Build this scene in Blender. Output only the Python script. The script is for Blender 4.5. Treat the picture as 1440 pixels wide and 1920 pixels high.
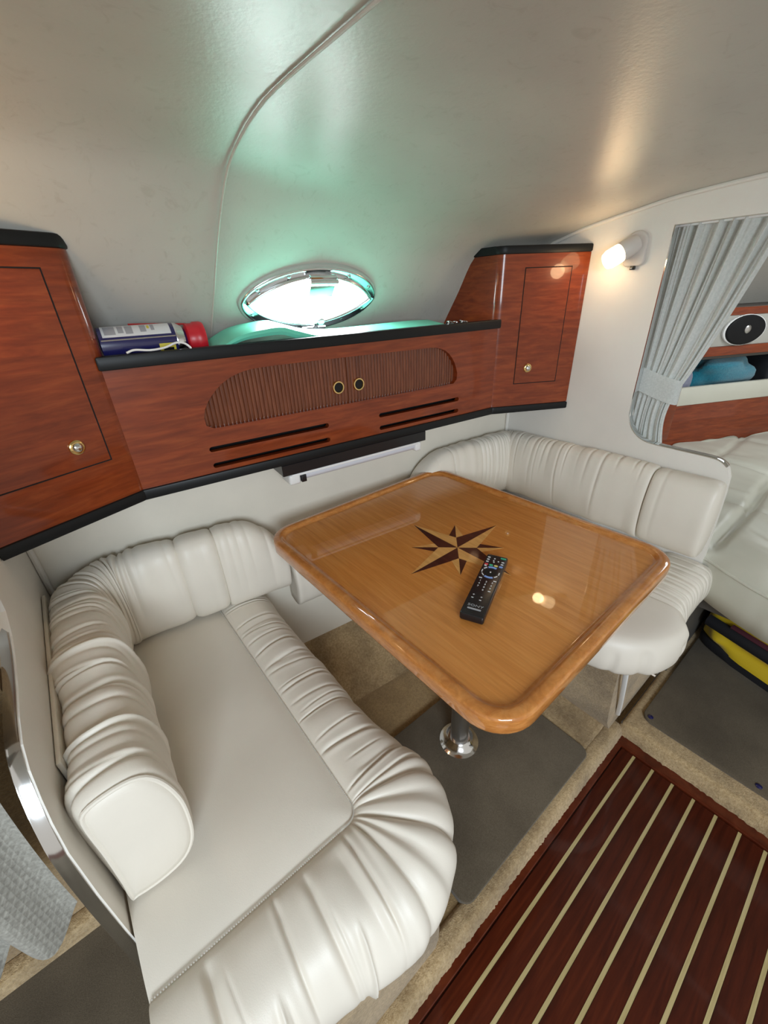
import bpy, bmesh, math, random
import numpy as np
from mathutils import Vector, Matrix

for o in list(bpy.data.objects): bpy.data.objects.remove(o)
SC = bpy.context.scene
COL = SC.collection
random.seed(7); RNG = np.random.default_rng(7)

# ------------------------------------------------------------------ camera
F_PX, PITCH, ROLL, YAW = 764.36, 0.489773, -0.0443188, 0.9105476
fw = Vector((math.cos(PITCH)*math.cos(YAW), math.cos(PITCH)*math.sin(YAW), -math.sin(PITCH)))
rt = Vector((math.sin(YAW), -math.cos(YAW), 0)); up = rt.cross(fw)
r2 = rt*math.cos(ROLL)+up*math.sin(ROLL); u2 = -rt*math.sin(ROLL)+up*math.cos(ROLL)
cd = bpy.data.cameras.new('camera'); cam = bpy.data.objects.new('camera', cd); COL.objects.link(cam)
cd.sensor_fit = 'VERTICAL'; cd.sensor_height = 36.0; cd.lens = F_PX*36.0/1920.0; cd.clip_start = 0.01
m = Matrix((r2, u2, -fw)).transposed().to_4x4(); m.translation = Vector((0, 0, 1.21)); cam.matrix_world = m
SC.camera = cam

# ------------------------------------------------------------------ world, large lights, exposure
w = bpy.data.worlds.new('warm_cabin_fill'); SC.world = w; w.use_nodes = True
w.node_tree.nodes['Background'].inputs[0].default_value = (1.0, 0.935, 0.84, 1)  # warm even fill standing in for bounce off the unbuilt starboard side
w.node_tree.nodes['Background'].inputs[1].default_value = 0.41
def area(name, loc, target, size, power, color):
    d = bpy.data.lights.new(name, 'AREA'); d.shape = 'RECTANGLE'; d.size, d.size_y = size; d.energy = power; d.color = color
    o = bpy.data.objects.new(name, d); COL.objects.link(o); o.location = loc
    o.rotation_euler = (Vector(target)-Vector(loc)).to_track_quat('-Z', 'Y').to_euler(); return o
area('companionway_daylight', (-0.50, -1.30, 1.38), (0.20, 0.40, 0.55), (0.8, 0.6), 23, (0.78, 0.90, 1.0))
SC.view_settings.view_transform = 'Standard'; SC.view_settings.look = 'None'
SC.view_settings.exposure = 0.50; SC.view_settings.gamma = 1.0; SC.view_settings.use_curve_mapping = False
SC.cycles.use_denoising = True

# ------------------------------------------------------------------ object helpers
WL = {}
def tag(o, label=None, cat=None, group=None, kind=None):
    if label: o['label'] = label
    if cat: o['category'] = cat
    if group: o['group'] = group
    if kind: o['kind'] = kind
    return o
def empty(name, loc, label=None, cat=None, group=None, kind=None):
    o = bpy.data.objects.new(name, None); COL.objects.link(o); o.location = loc; o.empty_display_size = .05
    WL[o] = np.array(loc, float); return tag(o, label, cat, group, kind)
def mk(name, vf, mat, parent=None, smooth=True, label=None, cat=None, group=None, kind=None, origin=None, sharp=40):
    v, f = vf; v = np.asarray(v, float)
    if origin is None:
        lo, hi = v.min(0), v.max(0); origin = ((lo[0]+hi[0])/2, (lo[1]+hi[1])/2, lo[2])
    org = np.array(origin, float)
    me = bpy.data.meshes.new(name); me.from_pydata((v-org).tolist(), [], [list(map(int, q)) for q in f]); me.update()
    me.materials.append(mat)
    if smooth:
        me.polygons.foreach_set('use_smooth', [True]*len(me.polygons))
        if sharp: me.set_sharp_from_angle(angle=math.radians(sharp))
    o = bpy.data.objects.new(name, me); COL.objects.link(o)
    if parent is not None:
        o.parent = parent; o.location = Vector(org-WL[parent])
    else: o.location = Vector(org)
    WL[o] = org
    return tag(o, label, cat, group, kind)
def join(*vfs):
    V, Fc, n = [], [], 0
    for v, f in vfs:
        V.append(np.asarray(v, float)); Fc += [[i+n for i in q] for q in f]; n += len(v)
    return np.concatenate(V), Fc
class Fr:
    """local frame: origin + axes (ex along, ey depth, ez up)"""
    def __init__(s, o, ex=(1,0,0), ey=(0,1,0), ez=(0,0,1)):
        s.o = np.array(o, float); s.M = np.array([np.array(a, float)/np.linalg.norm(a) for a in (ex, ey, ez)])
    def __call__(s, p): return s.o+np.asarray(p, float)@s.M
W0 = Fr((0,0,0))
def from_bm(bm, fr=W0):
    bm.verts.ensure_lookup_table(); bm.verts.index_update()
    v = np.array([x.co[:] for x in bm.verts]); f = [[x.index for x in q.verts] for q in bm.faces]; bm.free(); return fr(v), f
def box(lo, hi, fr=W0, bev=0.0, seg=2):
    bm = bmesh.new(); bmesh.ops.create_cube(bm, size=1)
    lo, hi = np.array(lo, float), np.array(hi, float)
    for x in bm.verts: x.co = Vector((lo+hi)/2+np.array(x.co)*(hi-lo))
    if bev: bmesh.ops.bevel(bm, geom=bm.edges[:], offset=bev, segments=seg, affect='EDGES', profile=.5)
    return from_bm(bm, fr)
def prism(poly, z0, z1, fr=W0, bev=0.0, seg=2):
    bm = bmesh.new(); vs = [bm.verts.new((x, y, z0)) for x, y in poly]; fc = bm.faces.new(vs)
    bm.normal_update()
    if fc.normal.z > 0: fc.normal_flip()
    r = bmesh.ops.extrude_face_region(bm, geom=[fc]); nv = [g for g in r['geom'] if isinstance(g, bmesh.types.BMVert)]
    for x in nv: x.co.z = z1
    if bev:
        es = [e for e in bm.edges if abs(e.verts[0].co.z-e.verts[1].co.z) < 1e-9]
        bmesh.ops.bevel(bm, geom=es, offset=bev, segments=seg, affect='EDGES', profile=.5, clamp_overlap=True)
    return from_bm(bm, fr)
def rrect(x0, y0, x1, y1, r, n=8, rs=None):
    out = []
    rs = rs or [r]*4
    for (cx, cy, a0, rr) in ((x1-rs[0], y1-rs[0], 0, rs[0]), (x0+rs[1], y1-rs[1], 90, rs[1]), (x0+rs[2], y0+rs[2], 180, rs[2]), (x1-rs[3], y0+rs[3], 270, rs[3])):
        for k in range(n+1):
            a = math.radians(a0+90*k/n); out.append((cx+rr*math.cos(a), cy+rr*math.sin(a)))
    return out
def resample(pts, n, closed=False):
    """Catmull-Rom through pts, n samples evenly by length"""
    P = np.asarray(pts, float)
    if closed: Q = np.vstack([P[-1], P, P[0], P[1]])
    else: Q = np.vstack([2*P[0]-P[1], P, 2*P[-1]-P[-2]])
    out = []
    for i in range(1, len(Q)-2):
        t = np.linspace(0, 1, 16, endpoint=False)[:, None]; a, b, c, d = Q[i-1], Q[i], Q[i+1], Q[i+2]
        out.append(.5*((2*b)+(-a+c)*t+(2*a-5*b+4*c-d)*t*t+(-a+3*b-3*c+d)*t**3))
    out.append(Q[-2][None]); R = np.vstack(out)
    L = np.r_[0, np.cumsum(np.linalg.norm(np.diff(R, axis=0), axis=1))]
    s = np.linspace(0, L[-1], n, endpoint=not closed)
    return np.stack([np.interp(s, L, R[:, k]) for k in range(R.shape[1])], 1)
def tube(path, r, seg=8, closed=False, flat=None, caps=True, upv=(0,0,1)):
    P = np.asarray(path, float); n = len(P)
    T = np.gradient(P, axis=0) if not closed else np.roll(P, -1, 0)-np.roll(P, 1, 0)
    T /= np.linalg.norm(T, axis=1)[:, None]
    u = np.array(upv, float); N = np.zeros_like(P); prev = None
    for i in range(n):
        x = np.cross(T[i], u) if prev is None else prev-T[i]*(prev@T[i])
        if np.linalg.norm(x) < 1e-6: x = np.cross(T[i], [1, 0, 0])
        x /= np.linalg.norm(x); N[i] = x; prev = x
    B = np.cross(T, N); R = np.full(n, r) if np.isscalar(r) else np.asarray(r)
    fl = 1 if flat is None else flat
    a = np.arange(seg)*2*math.pi/seg
    V = (P[:, None]+R[:, None, None]*(np.cos(a)[None, :, None]*N[:, None]+fl*np.sin(a)[None, :, None]*B[:, None])).reshape(-1, 3)
    Fc = []
    for i in range(n if closed else n-1):
        j = (i+1) % n
        for k in range(seg): Fc.append([i*seg+k, i*seg+(k+1) % seg, j*seg+(k+1) % seg, j*seg+k])
    if caps and not closed: Fc += [list(range(seg))[::-1], [(n-1)*seg+k for k in range(seg)]]
    return V, Fc
def lathe(prof, fr, n=24):
    """prof [(radius, height)]; axis = ez of frame"""
    V, Fc = [], []
    for r, h in prof:
        for k in range(n):
            a = 2*math.pi*k/n; V.append((max(r, 1e-5)*math.cos(a), max(r, 1e-5)*math.sin(a), h))
    for i in range(len(prof)-1):
        for k in range(n): Fc.append([i*n+k, i*n+(k+1) % n, (i+1)*n+(k+1) % n, (i+1)*n+k])
    Fc.append(list(range(n))[::-1]); Fc.append([(len(prof)-1)*n+k for k in range(n)])
    return fr(V), Fc
def axis_frame(o, axis, hint=(0,0,1)):
    a = np.array(axis, float); a /= np.linalg.norm(a); x = np.cross(hint, a)
    if np.linalg.norm(x) < 1e-6: x = np.array([1., 0, 0])
    x /= np.linalg.norm(x); return Fr(o, x, np.cross(a, x), a)
def grid(fn, us, vs, closed_u=False):
    V = [fn(u, v) for u in us for v in vs]; nu, nv = len(us), len(vs); Fc = []
    for i in range(nu if closed_u else nu-1):
        j = (i+1) % nu
        for k in range(nv-1): Fc.append([i*nv+k, j*nv+k, j*nv+k+1, i*nv+k+1])
    return np.array(V, float), Fc
def gridA(A):
    nu, nv = A.shape[:2]
    idx = np.arange(nu*nv).reshape(nu, nv)
    Fc = np.stack([idx[:-1, :-1], idx[1:, :-1], idx[1:, 1:], idx[:-1, 1:]], -1).reshape(-1, 4)
    return A.reshape(-1, 3), Fc.tolist()
def panel_holes(outer, holes, y0, y1, fr):
    """outer/holes in (s,z); extruded along ey from y0 to y1"""
    bm = bmesh.new(); es = []
    for lp in [outer]+holes:
        vs = [bm.verts.new((x, 0, z)) for x, z in lp]
        es += [bm.edges.new((vs[i], vs[(i+1) % len(vs)])) for i in range(len(vs))]
    bmesh.ops.triangle_fill(bm, use_beauty=True, use_dissolve=False, edges=es)
    bm.verts.index_update(); v = np.array([x.co[:] for x in bm.verts]); f = [[x.index for x in q.verts] for q in bm.faces]; bm.free()
    # remove triangles whose centroid is inside a hole
    def inside(p, lp):
        c = False; n = len(lp)
        for i in range(n):
            (x1, z1), (x2, z2) = lp[i], lp[(i+1) % n]
            if (z1 > p[1]) != (z2 > p[1]) and p[0] < (x2-x1)*(p[1]-z1)/(z2-z1)+x1: c = not c
        return c
    f = [q for q in f if not any(inside(v[q].mean(0)[[0, 2]], h) for h in holes)]
    a = v.copy(); a[:, 1] = y0; b = v.copy(); b[:, 1] = y1; n = len(v)
    F2 = [];
    for q in f:
        e1, e2 = v[q[1]]-v[q[0]], v[q[2]]-v[q[0]]
        if np.cross(e1, e2)[1] > 0: q = q[::-1]
        F2.append(q); F2.append([i+n for i in q[::-1]])
    k = 0
    for lp in [outer]+holes:
        m_ = len(lp)
        for i in range(m_): F2.append([k+i, k+(i+1) % m_, n+k+(i+1) % m_, n+k+i])
        k += m_
    return fr(np.vstack([a, b])), F2

# ------------------------------------------------------------------ materials
def newmat(name, col=(.8,.8,.8), rough=.5, metal=0., coat=0., coat_rough=.05, spec=.5, emit=None, estr=0., sheen=0., trans=0.):
    m_ = bpy.data.materials.new(name); m_.use_nodes = True; b = m_.node_tree.nodes['Principled BSDF']
    b.inputs['Base Color'].default_value = (*col, 1); b.inputs['Roughness'].default_value = rough; b.inputs['Metallic'].default_value = metal
    b.inputs['Coat Weight'].default_value = coat; b.inputs['Coat Roughness'].default_value = coat_rough
    b.inputs['Specular IOR Level'].default_value = spec; b.inputs['Sheen Weight'].default_value = sheen
    b.inputs['Transmission Weight'].default_value = trans
    if emit: b.inputs['Emission Color'].default_value = (*emit, 1); b.inputs['Emission Strength'].default_value = estr
    return m_
def N(m_, t, **k):
    n = m_.node_tree.nodes.new(t)
    for a, v in k.items(): setattr(n, a, v)
    return n
def LK(m_, a, b): m_.node_tree.links.new(a, b)
def coords(m_, scale=(1,1,1), rot=(0,0,0), src='Object'):
    tc = N(m_, 'ShaderNodeTexCoord'); mp = N(m_, 'ShaderNodeMapping'); mp.inputs['Scale'].default_value = scale; mp.inputs['Rotation'].default_value = rot
    LK(m_, tc.outputs[src], mp.inputs['Vector']); return mp.outputs['Vector']
def noise(m_, vec, scale, detail=4, rough=.55, dist=0.):
    n = N(m_, 'ShaderNodeTexNoise'); n.inputs['Scale'].default_value = scale; n.inputs['Detail'].default_value = detail
    n.inputs['Roughness'].default_value = rough; n.inputs['Distortion'].default_value = dist; LK(m_, vec, n.inputs['Vector']); return n.outputs['Fac']
def ramp(m_, fac, stops):
    r = N(m_, 'ShaderNodeValToRGB'); e = r.color_ramp.elements
    while len(e) > 2: e.remove(e[-1])
    e[0].position, e[0].color = stops[0][0], (*stops[0][1], 1); e[1].position, e[1].color = stops[-1][0], (*stops[-1][1], 1)
    for p, c in stops[1:-1]: x = e.new(p); x.color = (*c, 1)
    LK(m_, fac, r.inputs[0]); return r.outputs[0]
def bsdf(m_): return m_.node_tree.nodes['Principled BSDF']
def bump(m_, fac, strength, dist=.002, prev=None):
    b = N(m_, 'ShaderNodeBump'); b.inputs['Strength'].default_value = strength; b.inputs['Distance'].default_value = dist
    LK(m_, fac, b.inputs['Height'])
    if prev: LK(m_, prev, b.inputs['Normal'])
    LK(m_, b.outputs[0], bsdf(m_).inputs['Normal']); return b.outputs[0]
def setcol(m_, c): LK(m_, c, bsdf(m_).inputs['Base Color'])
def mixc(m_, fac, a, b, mode='MIX'):
    x = N(m_, 'ShaderNodeMix', data_type='RGBA', blend_type=mode)
    for s, v in ((0, fac), (6, a), (7, b)):
        if hasattr(v, 'links'): LK(m_, v, x.inputs[s])
        else: x.inputs[s].default_value = v if s == 0 else (*v, 1)
    return x.outputs[2]

def mat_vinyl(name, col, rough=.42, spots=.05, b=.25):
    m_ = newmat(name, col, rough, spec=.45); v = coords(m_)
    n = noise(m_, v, 6, 5); d = tuple(c*(1-spots*2) for c in col); l = tuple(min(1, c*(1+spots)) for c in col)
    setcol(m_, ramp(m_, n, [(.3, d), (.7, l)]))
    bump(m_, noise(m_, v, 700, 3), b, .0006); return m_
M = {}
M['vinyl'] = mat_vinyl('cushion_vinyl', (.785, .73, .64), .43, .02)
M['vinyl_wall'] = mat_vinyl('wall_vinyl', (.76, .705, .605), .5, .03, .5)
M['vinyl_bulk'] = mat_vinyl('bulkhead_vinyl', (.80, .765, .705), .5, .02, .5)
M['gelcoat'] = mat_vinyl('white_liner', (.66, .67, .66), .4, .04, .1)
M['berth'] = mat_vinyl('berth_vinyl', (.62, .61, .52), .4, .02)
def mat_ceiling():
    m_ = newmat('headliner', (.6, .58, .52), .34, spec=.5)
    v = coords(m_, (1, 1.6, 1)); a = noise(m_, v, 4, 3); b = noise(m_, coords(m_, (1, 1, 1), (.3, .2, .5)), 26, 6, .65, 2.2)
    c1 = ramp(m_, a, [(.3, (.54, .52, .47)), (.7, (.60, .58, .52))])
    c2 = ramp(m_, b, [(.30, (.82, .80, .77)), (.44, (1, 1, 1))])
    setcol(m_, mixc(m_, .55, c1, c2, 'MULTIPLY')); bump(m_, noise(m_, coords(m_), 160, 5), .25, .0012); return m_
M['headliner'] = mat_ceiling()
def mat_wood(name, dark, mid, light, grain=(2, 30, 30), fig=(10, 3, 60), figamt=.35, coat=1., rot=(0,0,0), rough=.3, cr=.06):
    m_ = newmat(name, mid, rough, coat=coat, coat_rough=cr, spec=.2)
    n = noise(m_, coords(m_, grain, rot), 3, 8, .6, .6); g = noise(m_, coords(m_, fig, rot), 1.2, 4, .6, 1.2)
    c = ramp(m_, n, [(.28, dark), (.5, mid), (.75, light)])
    f2 = ramp(m_, g, [(.32, tuple(.55 for _ in '123')), (.62, (1.0, 1.0, 1.0))])
    setcol(m_, mixc(m_, figamt, c, f2, 'MULTIPLY')); return m_
M['cherry'] = mat_wood('cherry_veneer', (.165, .026, .006), (.235, .040, .009), (.31, .064, .015), (3, 6, 26), (5, 5, 55), .55, .55)
M['cherry_dark'] = mat_wood('tambour_wood', (.11, .028, .011), (.17, .046, .018), (.24, .075, .032), (60, 60, 6), (80, 80, 3), .4, .5)
M['table'] = mat_wood('table_veneer', (.50, .185, .036), (.60, .235, .050), (.68, .295, .075), (34, 2.2, 30), (150, 5, 5), .22, 1., (0,0,0), .35, .035)
M['table_rim'] = mat_wood('table_edge_wood', (.44, .15, .03), (.56, .215, .05), (.66, .29, .085), (14, 14, 60), (60, 60, 120), .35, 1., (0,0,0), .35, .05)
M['inlay_dark'] = mat_wood('dark_inlay', (.035, .010, .007), (.055, .014, .010), (.08, .022, .014), (30, 4, 30), (90, 6, 5), .3)
M['inlay_light'] = mat_wood('light_inlay', (.60, .30, .085), (.70, .37, .115), (.78, .44, .15), (30, 4, 30), (90, 6, 5), .2)
M['teak'] = mat_wood('sole_mahogany', (.038, .005, .0015), (.070, .010, .003), (.110, .019, .005), (2, 26, 20), (6, 60, 9), .5, .35, (0,0,0), .35, .05)
M['teak_edge'] = mat_wood('sole_border_mahogany', (.075, .012, .005), (.11, .020, .007), (.15, .032, .012), (8, 8, 8), (20, 20, 9), .4, .4, (0,0,0), .3, .05)
M['holly'] = mat_wood('holly_strip', (.42, .33, .14), (.52, .42, .20), (.60, .50, .27), (3, 60, 10), (10, 90, 9), .2, .8)
M['black_trim'] = newmat('black_trim', (.008, .009, .010), .42, spec=.25)
M['black_gloss'] = newmat('black_plastic', (.010, .010, .012), .25)
M['black_void'] = newmat('slot_shadow', (.006, .005, .005), .9)
M['chrome'] = newmat('polished_steel', (.80, .82, .84), .12, 1.)
M['steel'] = newmat('brushed_steel', (.62, .62, .62), .28, 1.)
M['brass'] = newmat('brass', (.80, .58, .25), .16, 1.)
M['white_pl'] = newmat('white_plastic', (.78, .78, .77), .35)
M['grey_pl'] = newmat('warm_grey_plastic', (.62, .58, .54), .4)
M['rubber'] = newmat('grey_rubber', (.42, .45, .41), .45)
M['seam'] = newmat('stitching', (.58, .55, .49), .7)
M['blue_print'] = newmat('dark_blue_print', (.012, .012, .085), .25, coat=.6)
M['label'] = newmat('label_white', (.62, .64, .66), .4)
M['label_grey'] = newmat('label_print', (.30, .31, .34), .5)
M['yellow_print'] = newmat('yellow_print', (.60, .52, .06), .4)
M['red_pl'] = newmat('red_plastic', (.50, .012, .022), .35)
M['straw_red'] = newmat('red_straw', (.35, .02, .02), .4)
M['green'] = newmat('mint_foam', (.15, .62, .45), .4, spec=.4)
M['white_cord'] = newmat('white_cord', (.8, .8, .78), .5)
M['pane'] = newmat('daylit_pane', (.9, .95, 1), .1, emit=(.93, .98, 1.0), estr=21.)
M['hatch'] = newmat('daylit_hatch', (.9, .95, 1), .1, emit=(.9, .96, 1.0), estr=8.)
M['shade'] = newmat('lit_shade', (1, .9, .75), .3, emit=(1.0, .74, .42), estr=3.2)
M['tube_lens'] = newmat('light_diffuser', (.60, .61, .66), .45)
M['nylon_y'] = newmat('yellow_nylon', (.72, .50, .012), .5, sheen=.2)
M['nylon_k'] = newmat('black_nylon', (.012, .012, .016), .65)
M['maroon'] = newmat('maroon_webbing', (.10, .02, .035), .7)
M['r_key'] = newmat('key_white', (.75, .75, .75), .5)
M['r_red'] = newmat('key_red', (.7, .06, .07), .5); M['r_green'] = newmat('key_green', (.05, .45, .25), .5)
M['r_yel'] = newmat('key_yellow', (.75, .65, .2), .5); M['r_blue'] = newmat('key_blue', (.25, .40, .80), .5)
M['r_text'] = newmat('lettering_grey', (.35, .36, .38), .4)
def mat_fabric(name, a, b, scale=180, bs=.6, rough=.9, sheen=.3, big=None):
    m_ = newmat(name, a, rough, sheen=sheen, spec=.2); v = coords(m_)
    c = ramp(m_, noise(m_, v, scale, 3, .7), [(.35, a), (.65, b)])
    if big: c = mixc(m_, .8, c, ramp(m_, noise(m_, v, big, 4), [(.35, (.50, .48, .46)), (.62, (1, 1, 1))]), 'MULTIPLY')
    setcol(m_, c); bump(m_, noise(m_, v, scale*2.2, 3, .7), bs, .003); return m_
M['curtain'] = mat_fabric('curtain_cloth', (.66, .69, .67), (.82, .84, .82), 200, .4, .85)
def translucent(m_, f, col):
    nt = m_.node_tree; out = nt.nodes['Material Output']; mx = N(m_, 'ShaderNodeMixShader'); tr = N(m_, 'ShaderNodeBsdfTranslucent'); tr.inputs[0].default_value = (*col, 1)
    mx.inputs[0].default_value = f; LK(m_, bsdf(m_).outputs[0], mx.inputs[1]); LK(m_, tr.outputs[0], mx.inputs[2]); LK(m_, mx.outputs[0], out.inputs[0])
translucent(M['curtain'], .35, (.82, .86, .85))

M['curtain2'] = mat_fabric('curtain_weave', (.25, .24, .21), (.38, .37, .33), 200, .5, .9)
M['mat'] = mat_fabric('grey_mat', (.135, .106, .070), (.185, .15, .104), 420, .5, .95, .2, 4)
M['carpet'] = mat_fabric('beige_carpet', (.45, .31, .155), (.66, .49, .28), 150, 1.0, 1., .3, 9)
M['carpet_tan'] = mat_fabric('tan_carpet', (.38, .25, .11), (.54, .37, .18), 200, 1.0, 1., .3, 6)
M['towel'] = mat_fabric('teal_towel', (.0, .155, .24), (.01, .24, .33), 150, 1., 1., .5)
M['pillow'] = mat_fabric('grey_pillow', (.20, .21, .29), (.27, .28, .36), 120, .4, .9)
M['panel_shaded'] = newmat('shaded_berth_panel', (.42, .41, .37), .5)  # white speaker panel, greyed to carry the shade inside the berth
M['speaker'] = newmat('speaker_cone', (.008, .008, .009), .6, spec=.2)
M['taupe'] = newmat('taupe_panel', (.27, .235, .20), .5)
M['berth_shade'] = newmat('shaded_recess', (.10, .09, .08), .8)  # berth recess shade put into the colour; also on the covered step

m_ = M['curtain2']
for rz in (.6, -.6):
    wv = N(m_, 'ShaderNodeTexWave'); wv.inputs['Scale'].default_value = 48; wv.inputs['Distortion'].default_value = .6; LK(m_, coords(m_, (1, .2, 1), (0, rz, 0)), wv.inputs['Vector'])
    if rz > 0: first = wv.outputs['Fac']
mxw = N(m_, 'ShaderNodeMath', operation='MINIMUM'); LK(m_, first, mxw.inputs[0]); LK(m_, wv.outputs['Fac'], mxw.inputs[1])
bump(m_, mxw.outputs[0], .6, .0015)
# ------------------------------------------------------------------ reference lines of the cabin (metres; z = 0 is the sole)
XF, XA = 1.29, -0.145                       # forward and aft bulkhead faces
def Wy(x): return 1.03-.0976*(x+.145)       # hull side below the cabinets
CP = {.32: [(1.06,1.08),(1.02,1.138),(.947,1.219),(.874,1.30),(.82,1.35),(.764,1.392),(.71,1.411),(.658,1.423),(.592,1.43),(.45,1.431),(.2,1.43),(-.25,1.425),(-.62,1.41)],
      1.065: [(1.03,1.08),(.993,1.138),(.948,1.207),(.901,1.284),(.85,1.32),(.79,1.345),(.73,1.36),(.67,1.373),(.6,1.385),(.45,1.40),(.2,1.41),(-.25,1.415),(-.62,1.40)],
      1.29: [(1.0,1.08),(.96,1.138),(.91,1.20),(.85,1.27),(.806,1.319),(.75,1.338),(.699,1.352),(.63,1.365),(.567,1.375),(.457,1.391),(.2,1.405),(-.25,1.41),(-.62,1.40)]}
CP = {k: np.array(v) for k, v in CP.items()}
def ceil_prof(x, n=70):
    a, b, c = CP[.32], CP[1.065], CP[1.29]
    if x <= .32: p = a+np.array([[.0976*(.32-x), 0.02*min(1, (.32-x)/.8)]])
    elif x <= 1.065:
        t = (x-.32)/.745; t = t*t*(3-2*t)*.5+t*.5; p = a*(1-t)+b*t
    else: t = (x-1.065)/.225; p = b*(1-t)+c*t
    return resample(p, n)

# ------------------------------------------------------------------ structure: ceiling, hull side, bulkheads
xs = np.linspace(-.45, XF, 50)
A = np.zeros((len(xs), 70, 3))
for i, x in enumerate(xs):
    p = ceil_prof(x); A[i, :, 0] = x; A[i, :, 1:] = p
cv, cf = gridA(A)
ceiling = mk('ceiling', (cv, [f[::-1] for f in cf]), M['headliner'], label='curved vinyl headliner over the dinette', kind='structure', sharp=0)
p = ceil_prof(.32, 60); path = np.column_stack([np.full(60, .32), p[:, 0]-.003, p[:, 1]-.003])
mk('trim_1', tube(path, .0020, 8), M['headliner'], label='piped seam running up the headliner', kind='structure')
p = ceil_prof(XF, 60); path = np.column_stack([np.full(60, XF-.004), p[:, 0], p[:, 1]-.004])
mk('trim_2', tube(path, .005, 8), M['vinyl_bulk'], label='piping between headliner and forward bulkhead', kind='structure')
# hull side: vinyl liner, then the sloping carpeted foot
xs = np.linspace(XA-.6, XF+.02, 30)
prof = [(.0, 1.10), (.0, .60), (-.002, .42), (-.008, .19)]
A = np.array([[(x, Wy(x)+d, z) for d, z in prof] for x in xs])
mk('wall_side', gridA(A), M['vinyl_wall'], label='cream vinyl hull side under the cabinets', kind='structure')
prof = [(-.008, .19), (-.03, .15), (-.10, .085), (-.165, .038), (-.19, .03)]
A = np.array([[(x, Wy(x)+d, z) for d, z in prof] for x in xs])
mk('trim_3', gridA(A), M['carpet'], label='carpeted slope at the foot of the hull side', kind='structure')

def bulkhead(name, outer, holes, x0, x1, mat, label):
    fr = Fr((0,0,0), (0,1,0), (1,0,0), (0,0,1))
    return mk(name, panel_holes(outer, holes, x0, x1, fr), mat, label=label, kind='structure', smooth=False)
# forward bulkhead with berth opening (open to the inboard side above the half wall)
pf = ceil_prof(XF, 40)
half = [(.19,.03),(.19,.48),(.199,.71),(.203,.755),(.212,.778),(.228,.793),(.25,.799),(.31,.801),(.39,.803),(.42,.807),(.443,.818),(.460,.835),(.472,.858),(.477,.90),(.477,1.33),(.20,1.33),(-.25,1.33),(-.25,1.405)]
outer = half+[(y, z) for y, z in pf[::-1] if y > -.24]+[(1.0, .95), (Wy(XF)+.06, .6), (Wy(XF)+.06, .03)]
wf = bulkhead('wall_forward', outer, [], XF, XF+.022, M['vinyl_bulk'], 'off-white vinyl forward bulkhead beside the berth opening')
tp = [(.216,.783),(.228,.793),(.25,.799),(.31,.801),(.39,.803),(.42,.807),(.443,.818),(.460,.835),(.472,.858),(.477,.90),(.477,1.1),(.477,1.33)]
R = resample(tp, 90)
def strip(Rp, x0, x1, off, prot):
    """metal edging on a bulkhead edge: path in (y,z)"""
    T = np.gradient(Rp, axis=0); T /= np.linalg.norm(T, axis=1)[:, None]; Nn = np.stack([T[:, 1], -T[:, 0]], 1)*off
    prof = [(x0, -.004), (x0-.0022, .001), (x0-.0012, prot), ((x0+x1)/2, prot+.0012), (x1+.0012, prot), (x1+.0022, .001), (x1, -.004)]
    A = np.array([[(px, Rp[i, 0]+Nn[i, 0]*pd, Rp[i, 1]+Nn[i, 1]*pd) for px, pd in prof] for i in range(len(Rp))])
    return gridA(A)
mk('trim_4', strip(R, XF+.001, XF+.020, -1, .0015), M['chrome'], label='bright metal edging round the berth opening', kind='structure')
# corner bead between hull side and bulkheads
mk('trim_5', tube([(XF-.006, Wy(XF)-.006, z) for z in (.45, .7, .9, 1.1)], .006, 8), M['vinyl_bulk'], label='corner bead behind the forward bolster', kind='structure')
mk('trim_6', tube([(XA+.006, Wy(XA)-.006, z) for z in (.45, .7, .9, 1.1)], .006, 8), M['vinyl_bulk'], label='corner bead behind the aft bolster', kind='structure')
# aft bulkhead
edge = [(.386,.35),(.386,.51),(.388,.606),(.395,.69),(.408,.73),(.422,.756),(.441,.782),(.465,.798),(.50,.805),(.55,.808),(.60,.815),(.64,.825),(.675,.845),(.69,.89),(.69,1.33)]
pa = ceil_prof(XA, 40)
outer = [(.386, .03)]+edge+[(y, z) for y, z in pa[::-1] if y > .69]+[(Wy(XA)+.06, .9), (Wy(XA)+.06, .03)]
outer = [q for q in outer]
bulkhead('wall_aft', outer, [], XA-.0125, XA, M['vinyl_bulk'], 'cream aft half bulkhead behind the aft seat')
R2 = resample(edge, 90)
mk('trim_7', strip(R2, XA-.0125, XA-.0045, -1, .0010), M['chrome'], label='polished metal edging on the aft half bulkhead', kind='structure')

# ------------------------------------------------------------------ structure: sole, platform, step
floor = empty('floor', (.2, -.3, 0), 'dark mahogany sole with pale inlaid strips', kind='structure')
mk('sole_base', box((-1.2, -1.2, -.04), (1.012, .178, -.006)), M['teak'], floor, False)
ys = [.1235-.0496*k for k in range(20)]
tops = [.158]+[y-.0038 for y in ys]; 
for k in range(len(ys)):
    y1 = tops[k]; y0 = ys[k]+.0038
    mk('plank', box((-1.2, y0+.0002, -.006), (.974, y1-.0002, 0.0), bev=.0006, seg=1), M['teak'], floor, False)
    mk('inlay_strip', box((-1.2, ys[k]-.0036, -.006), (.974, ys[k]+.0036, .0003)), M['holly'], floor, False)
mk('border_plank', box((-1.2, .1605, -.006), (.978, .178, .004), bev=.0015), M['teak_edge'], floor, False)
mk('border_plank', box((.977, -1.2, -.006), (1.011, .178, .004), bev=.0015), M['teak_edge'], floor, False)
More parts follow.
